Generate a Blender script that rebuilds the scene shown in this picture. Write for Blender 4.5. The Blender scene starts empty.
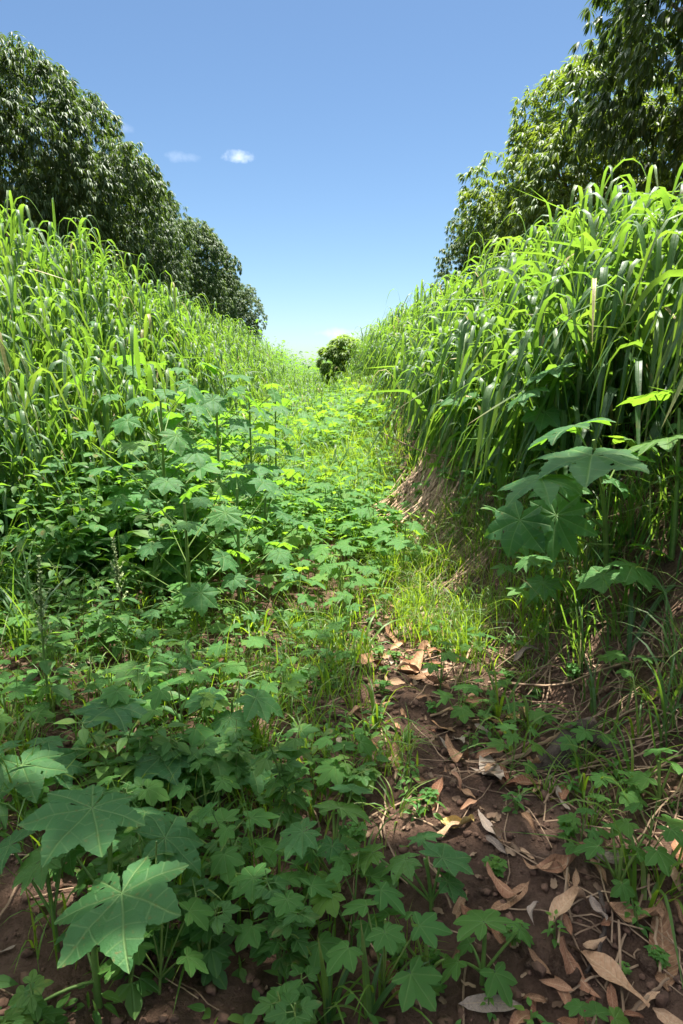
import bpy, math
import numpy as np
from mathutils import Vector, Matrix, Euler

rng = np.random.default_rng(11)
R_ = math.radians
scene = bpy.context.scene
COL = scene.collection
U = lambda a, b, n=None: rng.uniform(a, b, n)

# ------------------------------------------------------------------ noise
def _hash(ix, iy, seed):
    h = (ix * 374761393 + iy * 668265263 + seed * 974634777) & 0xffffffff
    h = ((h ^ (h >> 13)) * 1274126177) & 0xffffffff
    return ((h ^ (h >> 16)) & 0xffff) / 65535.0

def vnoise(x, y, seed=0):
    x = np.asarray(x, float); y = np.asarray(y, float)
    ix = np.floor(x).astype(np.int64); iy = np.floor(y).astype(np.int64)
    fx = x - ix; fy = y - iy
    fx = fx * fx * (3 - 2 * fx); fy = fy * fy * (3 - 2 * fy)
    a = _hash(ix, iy, seed); b = _hash(ix + 1, iy, seed)
    c = _hash(ix, iy + 1, seed); d = _hash(ix + 1, iy + 1, seed)
    return (a * (1 - fx) + b * fx) * (1 - fy) + (c * (1 - fx) + d * fx) * fy - 0.5

def sst(x, a, b):
    t = np.clip((np.asarray(x, float) - a) / (b - a), 0, 1)
    return t * t * (3 - 2 * t)

# ------------------------------------------------------------------ terrain
def H(x, y):
    x = np.asarray(x, float); y = np.asarray(y, float)
    w = 0.10 * np.sin(y * 0.9 + 0.6) + 0.06 * np.sin(y * 2.1)
    near = np.exp(-np.clip(y - 2.0, 0, None) / 2.5)
    rf = 0.50 + 0.28 * near + w * 0.6
    z = 0.62 * sst(x, rf, rf + 0.75) + 0.55 * sst(x, rf + 0.45, rf + 1.9)
    lf = -1.35 + 0.70 * sst(y, 4, 8) + .15 * sst(y, 8, 13) + w * (1 - .5 * sst(y, 4, 8))
    z = z + 1.05 * sst(-x, -lf, -lf + 1.7)
    fade = np.exp(-(np.abs(x) / 9) ** 2) * np.exp(-(np.clip(y, 0, None) / 30) ** 2)
    z = z + fade * (0.14 * vnoise(x * 1.3, y * 1.3, 1) + 0.07 * vnoise(x * 4, y * 4, 2)
                    + 0.035 * vnoise(x * 11, y * 11, 3) + 0.018 * vnoise(x * 27, y * 27, 4))
    return z

def Hn(x, y):
    e = 0.02
    v = Vector((float(H(x - e, y) - H(x + e, y)), float(H(x, y - e) - H(x, y + e)), 2 * e))
    return v.normalized()

# ------------------------------------------------------------------ camera
CAM = Vector((0, 0, 1.2))
cam_rot = Euler((R_(90 - 12.1), 0, R_(-2.6)), 'XYZ')
FPX = 683.0
cd = bpy.data.cameras.new('camera'); cam = bpy.data.objects.new('camera', cd); COL.objects.link(cam)
cam.location = CAM; cam.rotation_euler = cam_rot
cd.sensor_fit = 'VERTICAL'; cd.sensor_height = 36; cd.sensor_width = 24; cd.lens = 24.0 * 1.0005
cd.clip_start = 0.02; cd.clip_end = 6000
cd.dof.use_dof = False
scene.camera = cam
MR = cam_rot.to_matrix()

def ray(px, py):
    return MR @ Vector(((px - 341.5) / FPX, -(py - 512) / FPX, -1.0))

def gpt(px, py, h=0.0):
    """ground point under a pixel"""
    d = ray(px, py); t0 = 0.3
    t = t0
    while t < 120:
        p = CAM + d * t
        if p.z <= float(H(p.x, p.y)) + h: break
        t += 0.01 + 0.004 * t
    p = CAM + d * t
    return Vector((p.x, p.y, float(H(p.x, p.y))))

def at(px, py, Y):
    d = ray(px, py)
    return CAM + d * (Y / d.y)

# ------------------------------------------------------------------ mesh tools
def make_mesh(name, V, F, mat, lc=None, smooth=True):
    """V (n,3), F list of int arrays (m,3) / (m,4)"""
    me = bpy.data.meshes.new(name)
    V = np.asarray(V, np.float32)
    if not isinstance(F, (list, tuple)): F = [F]
    F = [np.asarray(f, np.int32) for f in F if len(f)]
    nl = sum(f.size for f in F); nf = sum(len(f) for f in F)
    me.vertices.add(len(V)); me.vertices.foreach_set('co', V.ravel())
    me.loops.add(nl); me.polygons.add(nf)
    me.loops.foreach_set('vertex_index', np.concatenate([f.ravel() for f in F]))
    st = []; o = 0
    for f in F:
        k = f.shape[1]; st.append(o + np.arange(len(f)) * k); o += f.size
    me.polygons.foreach_set('loop_start', np.concatenate(st).astype(np.int32))
    me.update(calc_edges=True)
    me.polygons.foreach_set('use_smooth', np.full(nf, smooth))
    if lc is not None:
        a = me.attributes.new('lc', 'FLOAT_VECTOR', 'POINT')
        a.data.foreach_set('vector', np.asarray(lc, np.float32).ravel())
    if mat: me.materials.append(mat)
    me.update()
    return me

def obj(name, me, parent=None, loc=None):
    o = bpy.data.objects.new(name, me); COL.objects.link(o)
    if parent: o.parent = parent
    if loc is not None: o.location = loc
    return o

def tag(o, label=None, cat=None, group=None, kind=None):
    if label: o['label'] = label
    if cat: o['category'] = cat
    if group: o['group'] = group
    if kind: o['kind'] = kind
    return o

def empty(name, loc, rz=0.0, label=None, cat=None, group=None):
    o = bpy.data.objects.new(name, None); COL.objects.link(o)
    o.empty_display_size = 0.05
    o.location = loc; o.rotation_euler = (0, 0, rz)
    return tag(o, label, cat, group)

def dup(root, loc, rz=0.0, sc=1.0, label=None, group=None, tilt=(0, 0)):
    r = root.copy(); COL.objects.link(r)
    r.location = loc; r.rotation_euler = (tilt[0], tilt[1], rz); r.scale = (sc,) * 3
    if label: r['label'] = label
    if group: r['group'] = group
    for ch in root.children:
        c = ch.copy(); COL.objects.link(c); c.parent = r
        for g in ch.children:
            d = g.copy(); COL.objects.link(d); d.parent = c
    return r

class MB:
    def __init__(s): s.V = []; s.F = []; s.L = []; s.n = 0
    def add(s, V, F, lc=None):
        V = np.asarray(V, float).reshape(-1, 3)
        s.V.append(V)
        if not isinstance(F, (list, tuple)): F = [F]
        for f in F: s.F.append(np.asarray(f, np.int64) + s.n)
        s.L.append(np.zeros((len(V), 3)) if lc is None else np.asarray(lc, float).reshape(-1, 3))
        s.n += len(V); return s
    def mesh(s, name, mat, smooth=True):
        q = [f for f in s.F if f.shape[1] == 4]; t = [f for f in s.F if f.shape[1] == 3]
        F = []
        if q: F.append(np.concatenate(q))
        if t: F.append(np.concatenate(t))
        return make_mesh(name, np.concatenate(s.V), F, mat, np.concatenate(s.L), smooth)

def grid_faces(nr, nc):
    i = np.arange((nr - 1) * (nc - 1)); r = i // (nc - 1); c = i % (nc - 1)
    a = r * nc + c
    return np.stack([a, a + 1, a + nc + 1, a + nc], 1)

def inst(T, pos, Rm, sc, rnd):
    """bake a template (V,F,lc) at many places"""
    V, F, lc = T
    pos = np.asarray(pos); N = len(pos); n = len(V)
    sc = np.asarray(sc).reshape(N, 1, -1) if np.ndim(sc) else np.full((N, 1, 1), sc)
    P = np.einsum('nij,nkj->nki', Rm, V[None] * sc) + pos[:, None]
    L = np.broadcast_to(lc, (N, n, 3)).copy(); L[:, :, 2] = np.asarray(rnd)[:, None]
    FF = [(f[None] + (np.arange(N) * n)[:, None, None]).reshape(-1, f.shape[1]) for f in F]
    return P.reshape(-1, 3), FF, L.reshape(-1, 3)

def unit(v): return v / (np.linalg.norm(v, axis=-1, keepdims=True) + 1e-9)

def frames(d, n):
    """columns x,y=d,z~n"""
    d = unit(d); x = unit(np.cross(d, n)); z = np.cross(x, d)
    return np.stack([x, d, z], -1)

def tube(mb, pts, rad, n=6, rnd=0.5, ph=0.0):
    pts = np.asarray(pts, float); rad = np.broadcast_to(rad, (len(pts),)).astype(float)
    t = unit(np.gradient(pts, axis=0))
    ref = np.array([0.31, 0.17, 0.93]) if abs(t[0][2]) < 0.8 else np.array([0.9, 0.35, 0.1])
    s = unit(np.cross(t, ref)); b = np.cross(t, s)
    a = np.linspace(0, 2 * math.pi, n + 1) + ph
    V = pts[:, None] + rad[:, None, None] * (s[:, None] * np.cos(a)[None, :, None] + b[:, None] * np.sin(a)[None, :, None])
    lc = np.zeros((len(pts), n + 1, 3)); lc[..., 0] = a / 6.283; lc[..., 1] = np.linspace(0, 1, len(pts))[:, None]; lc[..., 2] = rnd
    mb.add(V.reshape(-1, 3), grid_faces(len(pts), n + 1), lc.reshape(-1, 3))
    # end caps
    for k, fl in ((0, 1), (-1, 0)):
        ring = V[k][:-1]; c = pts[k]
        vv = np.vstack([ring, c[None]]); ii = np.arange(n)
        f = np.stack([ii, (ii + 1) % n, np.full(n, n)], 1)
        if fl: f = f[:, ::-1]
        mb.add(vv, f, np.tile([0, 1.0 if k else 0, rnd], (n + 1, 1)))
    return mb

def bez(a, b, c, n=8):
    t = np.linspace(0, 1, n)[:, None]
    a, b, c = (np.asarray(v, float) for v in (a, b, c))
    return (1 - t) ** 2 * a + 2 * t * (1 - t) * b + t * t * c

def blades(base, az, L, W, th0, th1, s0, sw, nseg=10, fold=0.3, twist=0.0, curl=0.0, rnd=None, tip=2.2):
    base = np.asarray(base, float); N = len(base)
    f = lambda v: np.broadcast_to(np.asarray(v, float), (N,))[:, None]
    az, L, W, th0, th1, s0, sw, twist, curl = map(f, (az, L, W, th0, th1, s0, sw, twist, curl))
    s = np.linspace(0, 1, nseg + 1)[None]
    k = np.clip((s - s0) / sw, 0, 1); k = k * k * (3 - 2 * k)
    th = th0 + (th1 - th0) * k
    A = az + curl * s
    t = np.stack([np.sin(th) * np.cos(A), np.sin(th) * np.sin(A), np.cos(th)], -1)
    ds = (L / nseg)[..., None]
    mid = 0.5 * (t[:, 1:] + t[:, :-1]) * ds
    p = np.concatenate([np.zeros((N, 1, 3)), np.cumsum(mid, 1)], 1) + base[:, None]
    side = np.stack([-np.sin(A), np.cos(A), np.zeros_like(A)], -1)
    nrm = np.stack([-np.cos(th) * np.cos(A), -np.cos(th) * np.sin(A), np.sin(th)], -1)
    tw = (twist * s)[..., None]
    sd = side * np.cos(tw) + nrm * np.sin(tw); nr = nrm * np.cos(tw) - side * np.sin(tw)
    w = (0.5 * W * np.minimum(1, 0.45 + s * 4) * np.clip(1 - s ** tip, 0.015, 1))[..., None]
    V = np.stack([p - sd * w + nr * w * fold, p, p + sd * w + nr * w * fold], 2)
    lc = np.zeros(V.shape); lc[:, :, 0, 0] = -1; lc[:, :, 2, 0] = 1
    lc[..., 1] = np.broadcast_to(s[..., None], lc.shape[:3])
    if rnd is None: rnd = rng.random(N)
    lc[..., 2] = np.asarray(rnd)[:, None, None]
    g = grid_faces(nseg + 1, 3); nv = (nseg + 1) * 3
    F = (g[None] + (np.arange(N) * nv)[:, None, None]).reshape(-1, 4)
    return V.reshape(-1, 3), F, lc.reshape(-1, 3)

# ------------------------------------------------------------------ materials
def nt(name):
    m = bpy.data.materials.new(name); m.use_nodes = True
    t = m.node_tree; t.nodes.clear()
    return m, t
def N(t, typ, **kw):
    n = t.nodes.new(typ)
    for k, v in kw.items():
        if k.startswith('i_'): n.inputs[k[2:].replace('_', ' ')].default_value = v
        else: setattr(n, k, v)
    return n
def math_(t, op, a, b=None, clamp=False):
    n = t.nodes.new('ShaderNodeMath'); n.operation = op; n.use_clamp = clamp
    for i, v in enumerate((a, b)):
        if v is None: continue
        if isinstance(v, (int, float)): n.inputs[i].default_value = v
        else: t.links.new(v, n.inputs[i])
    return n.outputs[0]
def mix_(t, fac, a, b):
    n = t.nodes.new('ShaderNodeMix'); n.data_type = 'RGBA'
    for s, v in ((n.inputs[0], fac), (n.inputs[6], a), (n.inputs[7], b)):
        if isinstance(v, (int, float)): s.default_value = v
        elif isinstance(v, tuple): s.default_value = (*v, 1)
        else: t.links.new(v, s)
    return n.outputs[2]
def ramp_(t, fac, stops):
    n = t.nodes.new('ShaderNodeValToRGB'); e = n.color_ramp.elements
    while len(e) < len(stops): e.new(0.5)
    for i, (p, c) in enumerate(stops): e[i].position = p; e[i].color = (*c, 1)
    t.links.new(fac, n.inputs[0]); return n.outputs[0]

def leaf_mat(name, stops, trans, tfac=0.35, rough=0.42, spec=0.5, vein=None, veinw=0.06, sidev=0.0, tipc=None, blotch=0.25, bscale=60, objrand=0.5):
    m, t = nt(name)
    at_ = N(t, 'ShaderNodeAttribute', attribute_name='lc')
    sp = N(t, 'ShaderNodeSeparateXYZ'); t.links.new(at_.outputs['Vector'], sp.inputs[0])
    u, v, r = sp.outputs
    oi = N(t, 'ShaderNodeObjectInfo')
    rr = math_(t, 'ADD', math_(t, 'MULTIPLY', r, 1 - objrand), math_(t, 'MULTIPLY', oi.outputs['Random'], objrand))
    tc = N(t, 'ShaderNodeTexCoord')
    nz = N(t, 'ShaderNodeTexNoise'); nz.inputs['Scale'].default_value = bscale; nz.inputs['Detail'].default_value = 3
    t.links.new(tc.outputs['Object'], nz.inputs['Vector'])
    fac = math_(t, 'ADD', rr, math_(t, 'MULTIPLY', math_(t, 'SUBTRACT', nz.outputs[0], 0.5), blotch), True)
    c = ramp_(t, fac, stops)
    tcol = mix_(t, math_(t, 'MULTIPLY', fac, 0.6), trans[0], trans[1])
    au = math_(t, 'ABSOLUTE', u)
    bump_h = None
    if vein:
        vm = math_(t, 'SUBTRACT', 1.0, math_(t, 'DIVIDE', au, veinw), True)
        if sidev:
            fr = math_(t, 'FRACT', math_(t, 'SUBTRACT', math_(t, 'MULTIPLY', v, sidev), math_(t, 'MULTIPLY', au, 1.3)))
            sv = math_(t, 'SUBTRACT', 1.0, math_(t, 'MULTIPLY', math_(t, 'ABSOLUTE', math_(t, 'SUBTRACT', fr, 0.5)), 11.0), True)
            vm2 = math_(t, 'MAXIMUM', vm, math_(t, 'MULTIPLY', sv, 0.45))
        else: vm2 = vm
        c = mix_(t, math_(t, 'MULTIPLY', vm2, 0.75), c, vein)
        bump_h = vm2
    if tipc:
        tf = math_(t, 'MULTIPLY', math_(t, 'POWER', v, 5.0), math_(t, 'GREATER_THAN', rr, 0.6))
        c = mix_(t, tf, c, tipc)
    if sidev or bscale >= 60:
        n3 = N(t, 'ShaderNodeTexNoise'); n3.inputs['Scale'].default_value = bscale * .35; n3.inputs['Detail'].default_value = 5
        t.links.new(tc.outputs['Object'], n3.inputs['Vector'])
        spot = math_(t, 'MULTIPLY', math_(t, 'SUBTRACT', n3.outputs[0], .62), 12.0, True)
        c = mix_(t, math_(t, 'MULTIPLY', spot, .75), c, (0.17, 0.13, 0.045))
    p = N(t, 'ShaderNodeBsdfPrincipled')
    t.links.new(c, p.inputs['Base Color']); p.inputs['Roughness'].default_value = rough
    p.inputs['Specular IOR Level'].default_value = spec
    h = math_(t, 'MULTIPLY', nz.outputs[0], 0.6)
    if bump_h is not None: h = math_(t, 'SUBTRACT', h, math_(t, 'MULTIPLY', bump_h, 0.8))
    b = N(t, 'ShaderNodeBump'); b.inputs['Strength'].default_value = 0.6; b.inputs['Distance'].default_value = 0.004
    t.links.new(h, b.inputs['Height']); t.links.new(b.outputs[0], p.inputs['Normal'])
    tr = N(t, 'ShaderNodeBsdfTranslucent'); t.links.new(tcol, tr.inputs[0])
    mx = N(t, 'ShaderNodeMixShader'); mx.inputs[0].default_value = tfac
    t.links.new(p.outputs[0], mx.inputs[1]); t.links.new(tr.outputs[0], mx.inputs[2])
    o = N(t, 'ShaderNodeOutputMaterial'); t.links.new(mx.outputs[0], o.inputs[0])
    return m

def solid_mat(name, c1, c2, rough=0.8, scale=8, bump=0.4, dist=0.01, spec=0.3, stretch=(1, 1, 1), objrand=0.6, detail=6):
    m, t = nt(name)
    tc = N(t, 'ShaderNodeTexCoord'); mp = N(t, 'ShaderNodeMapping'); mp.inputs['Scale'].default_value = stretch
    t.links.new(tc.outputs['Object'], mp.inputs[0])
    nz = N(t, 'ShaderNodeTexNoise'); nz.inputs['Scale'].default_value = scale; nz.inputs['Detail'].default_value = detail; nz.inputs['Roughness'].default_value = 0.65
    t.links.new(mp.outputs[0], nz.inputs['Vector'])
    at_ = N(t, 'ShaderNodeAttribute', attribute_name='lc'); sp = N(t, 'ShaderNodeSeparateXYZ'); t.links.new(at_.outputs['Vector'], sp.inputs[0])
    oi = N(t, 'ShaderNodeObjectInfo')
    rr = math_(t, 'ADD', math_(t, 'MULTIPLY', math_(t, 'SUBTRACT', oi.outputs['Random'], 0.5), objrand), math_(t, 'MULTIPLY', math_(t, 'SUBTRACT', sp.outputs[2], 0.5), 0.7))
    f = math_(t, 'ADD', math_(t, 'MULTIPLY', math_(t, 'SUBTRACT', nz.outputs[0], 0.5), 1.8), math_(t, 'ADD', rr, 0.5), True)
    c = mix_(t, f, c1, c2)
    p = N(t, 'ShaderNodeBsdfPrincipled'); t.links.new(c, p.inputs['Base Color']); p.inputs['Roughness'].default_value = rough
    p.inputs['Specular IOR Level'].default_value = spec
    b = N(t, 'ShaderNodeBump'); b.inputs['Strength'].default_value = bump; b.inputs['Distance'].default_value = dist
    t.links.new(nz.outputs[0], b.inputs['Height']); t.links.new(b.outputs[0], p.inputs['Normal'])
    o = N(t, 'ShaderNodeOutputMaterial'); t.links.new(p.outputs[0], o.inputs[0])
    return m

M = {}
YG = ((0.30, 0.50, 0.02), (0.50, 0.62, 0.03))
M['grass'] = leaf_mat('tall_grass_blade', [(0, (0.032, 0.085, 0.026)), (0.6, (0.055, 0.125, 0.034)), (0.93, (0.09, 0.16, 0.03)), (1, (0.34, 0.26, 0.12))],
                      ((0.17, 0.36, 0.03), (0.36, 0.52, 0.04)), 0.42, 0.50, 0.5, vein=(0.16, 0.26, 0.10), veinw=0.16, tipc=(0.25, 0.2, 0.07), objrand=0.0)
M['short'] = leaf_mat('short_grass_blade', [(0, (0.045, 0.11, 0.015)), (0.7, (0.08, 0.17, 0.02)), (1, (0.14, 0.19, 0.04))], YG, 0.4, 0.45, 0.4, objrand=0.0)
M['castor'] = leaf_mat('castor_leaf', [(0, (0.036, 0.115, 0.040)), (0.6, (0.056, 0.158, 0.048)), (0.97, (0.085, 0.175, 0.03)), (1, (0.20, 0.22, 0.04))],
                       ((0.20, 0.46, 0.03), (0.36, 0.57, 0.035)), 0.42, 0.55, 0.22, vein=(0.22, 0.34, 0.12), veinw=0.05, sidev=5.0, bscale=35, blotch=0.35)
M['seedling'] = leaf_mat('lobed_leaf', [(0, (0.042, 0.14, 0.034)), (0.6, (0.068, 0.18, 0.036)), (1, (0.12, 0.20, 0.03))],
                         ((0.28, 0.52, 0.03), (0.37, 0.58, 0.035)), 0.42, 0.55, 0.22, vein=(0.18, 0.3, 0.09), veinw=0.07, bscale=60)
M['weed'] = leaf_mat('weed_leaf', [(0, (0.028, 0.085, 0.022)), (0.6, (0.046, 0.125, 0.026)), (0.93, (0.09, 0.16, 0.03)), (1, (0.22, 0.2, 0.04))],
                     ((0.18, 0.42, 0.03), (0.36, 0.56, 0.035)), 0.38, 0.55, 0.22, vein=(0.13, 0.24, 0.07), veinw=0.1, bscale=70)
M['mango'] = leaf_mat('mango_leaf', [(0, (0.017, 0.048, 0.014)), (0.55, (0.032, 0.075, 0.018)), (0.9, (0.065, 0.115, 0.022)), (1, (0.15, 0.13, 0.04))],
                      ((0.10, 0.22, 0.02), (0.34, 0.42, 0.03)), 0.22, 0.52, 0.4, vein=(0.14, 0.17, 0.06), veinw=0.14, objrand=0.1)
M['mango_sunlit'] = leaf_mat('sunlit_mango_leaf', [(0, (0.04, 0.09, 0.022)), (0.5, (0.07, 0.13, 0.032)), (0.85, (0.115, 0.165, 0.05)), (1, (0.2, 0.15, 0.06))],
                      ((0.18, 0.32, 0.02), (0.45, 0.5, 0.04)), 0.36, 0.52, 0.4, vein=(0.16, 0.2, 0.07), veinw=0.14, objrand=0.1)  # lit copy of the mango leaf: sunlight on the crown put into its colour
M['stem'] = solid_mat('green_stem', (0.07, 0.15, 0.03), (0.16, 0.22, 0.05), 0.5, 30, 0.2, 0.002)
M['seed'] = solid_mat('seed_spike', (0.20, 0.28, 0.10), (0.36, 0.42, 0.20), 0.8, 90, 0.5, 0.004)
M['bark'] = solid_mat('mango_bark', (0.07, 0.055, 0.042), (0.20, 0.165, 0.13), 0.9, 5, 0.8, 0.04, 0.2, (1, 1, 0.3))
M['root'] = solid_mat('weathered_root', (0.014, 0.011, 0.009), (0.12, 0.09, 0.07), 0.9, 18, 1.0, 0.03, 0.2, (1, 1, 1))
M['straw'] = solid_mat('dry_straw', (0.11, 0.065, 0.038), (0.32, 0.22, 0.135), 0.75, 14, 0.3, 0.003, objrand=0.3)
M['stone'] = solid_mat('brown_stone', (0.085, 0.05, 0.034), (0.24, 0.155, 0.105), 0.95, 4, 0.9, 0.15, 0.08)
M['clod'] = solid_mat('soil_clod', (0.045, 0.024, 0.016), (0.14, 0.08, 0.052), 0.95, 40, 0.8, 0.008)

M['bush'] = leaf_mat('bush_leaf', [(0, (0.09, 0.16, 0.03)), (0.6, (0.14, 0.21, 0.045)), (1, (0.24, 0.26, 0.07))], YG, 0.45, 0.5, 0.4, objrand=0.0)

def dead_mat(name, c1, c2, c3):
    m, t = nt(name)
    at_ = N(t, 'ShaderNodeAttribute', attribute_name='lc'); sp = N(t, 'ShaderNodeSeparateXYZ'); t.links.new(at_.outputs['Vector'], sp.inputs[0])
    u, v, r = sp.outputs
    oi = N(t, 'ShaderNodeObjectInfo'); tc = N(t, 'ShaderNodeTexCoord')
    nz = N(t, 'ShaderNodeTexNoise'); nz.inputs['Scale'].default_value = 28; nz.inputs['Detail'].default_value = 6
    t.links.new(tc.outputs['Object'], nz.inputs['Vector'])
    f = math_(t, 'ADD', math_(t, 'MULTIPLY', oi.outputs['Random'], 0.75), math_(t, 'MULTIPLY', math_(t, 'SUBTRACT', nz.outputs[0], 0.37), 0.9), True)
    c = ramp_(t, f, [(0, c1), (0.5, c2), (1, c3)])
    au = math_(t, 'ABSOLUTE', u)
    vm = math_(t, 'SUBTRACT', 1.0, math_(t, 'DIVIDE', au, 0.09), True)
    fr = math_(t, 'FRACT', math_(t, 'SUBTRACT', math_(t, 'MULTIPLY', v, 16.0), math_(t, 'MULTIPLY', au, 1.6)))
    sv = math_(t, 'SUBTRACT', 1.0, math_(t, 'MULTIPLY', math_(t, 'ABSOLUTE', math_(t, 'SUBTRACT', fr, 0.5)), 6.0), True)
    c = mix_(t, math_(t, 'MAXIMUM', math_(t, 'MULTIPLY', vm, 0.5), math_(t, 'MULTIPLY', sv, 0.22)), c, (0.5, 0.36, 0.22))
    p = N(t, 'ShaderNodeBsdfPrincipled'); t.links.new(c, p.inputs['Base Color']); p.inputs['Roughness'].default_value = 0.75
    p.inputs['Specular IOR Level'].default_value = 0.15
    b = N(t, 'ShaderNodeBump'); b.inputs['Strength'].default_value = 0.6; b.inputs['Distance'].default_value = 0.004
    t.links.new(math_(t, 'ADD', nz.outputs[0], math_(t, 'MULTIPLY', sv, 0.5)), b.inputs['Height']); t.links.new(b.outputs[0], p.inputs['Normal'])
    o = N(t, 'ShaderNodeOutputMaterial'); t.links.new(p.outputs[0], o.inputs[0])
    return m
M['dead'] = dead_mat('dead_leaf_brown', (0.14, 0.07, 0.038), (0.31, 0.175, 0.095), (0.44, 0.29, 0.175))
M['dead_yellow'] = dead_mat('dead_leaf_yellow', (0.36, 0.24, 0.07), (0.46, 0.33, 0.12), (0.5, 0.38, 0.2))
M['dead_red'] = dead_mat('dead_leaf_rust', (0.13, 0.055, 0.032), (0.25, 0.115, 0.062), (0.34, 0.19, 0.11))
M['dead_grey'] = dead_mat('dead_leaf_grey', (0.17, 0.13, 0.10), (0.30, 0.235, 0.185), (0.40, 0.32, 0.25))

def soil_mat():
    m, t = nt('red_brown_soil')
    tc = N(t, 'ShaderNodeTexCoord')
    def nz(s, d, r=0.6):
        n = N(t, 'ShaderNodeTexNoise'); n.inputs['Scale'].default_value = s; n.inputs['Detail'].default_value = d; n.inputs['Roughness'].default_value = r
        t.links.new(tc.outputs['Object'], n.inputs['Vector']); return n.outputs[0]
    a = nz(2.2, 6); b_ = nz(26, 8, 0.7); c_ = nz(140, 4, 0.7)
    f = math_(t, 'ADD', math_(t, 'MULTIPLY', math_(t, 'SUBTRACT', a, 0.5), 0.9), math_(t, 'MULTIPLY', b_, 1.0), True)
    c = ramp_(t, f, [(0.15, (0.055, 0.031, 0.021)), (0.5, (0.125, 0.075, 0.050)), (0.75, (0.18, 0.112, 0.078)), (1, (0.24, 0.16, 0.115))])
    sx = N(t, 'ShaderNodeSeparateXYZ'); t.links.new(tc.outputs['Object'], sx.inputs[0])
    far = math_(t, 'MULTIPLY', math_(t, 'SUBTRACT', sx.outputs[1], 14.0), 0.08, True)
    c = mix_(t, far, c, mix_(t, a, (0.06, 0.10, 0.02), (0.11, 0.15, 0.03)))
    vo = N(t, 'ShaderNodeTexVoronoi'); vo.inputs['Scale'].default_value = 55; t.links.new(tc.outputs['Object'], vo.inputs['Vector'])
    h = math_(t, 'ADD', math_(t, 'ADD', math_(t, 'MULTIPLY', b_, 1.2), math_(t, 'MULTIPLY', c_, 0.35)), math_(t, 'MULTIPLY', math_(t, 'SUBTRACT', 1.0, vo.outputs['Distance']), 0.4))
    p = N(t, 'ShaderNodeBsdfPrincipled'); t.links.new(c, p.inputs['Base Color']); p.inputs['Roughness'].default_value = 0.95; p.inputs['Specular IOR Level'].default_value = 0.15
    bp = N(t, 'ShaderNodeBump'); bp.inputs['Strength'].default_value = 1.0; bp.inputs['Distance'].default_value = 0.04
    t.links.new(h, bp.inputs['Height']); t.links.new(bp.outputs[0], p.inputs['Normal'])
    o = N(t, 'ShaderNodeOutputMaterial'); t.links.new(p.outputs[0], o.inputs[0])
    return m

# ------------------------------------------------------------------ ground sheet
xs = np.concatenate([-np.geomspace(2500, 6, 26), np.arange(-5.5, -2.2, 0.14), np.arange(-2.2, 2.4, 0.024), np.arange(2.4, 5.6, 0.14), np.geomspace(6, 2500, 26)])
ys = np.concatenate([-np.geomspace(2500, 2, 18), np.arange(-1.6, 0.6, 0.15), np.arange(0.6, 5.0, 0.024), np.arange(5.0, 12, 0.1), np.arange(12, 40, 0.5), np.geomspace(41, 4000, 26)])
gx, gy = np.meshgrid(xs, ys)
gV = np.stack([gx, gy, H(gx, gy)], -1).reshape(-1, 3)
tag(obj('ground', make_mesh('ground', gV, grid_faces(len(ys), len(xs)), soil_mat())), kind='structure')

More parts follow.
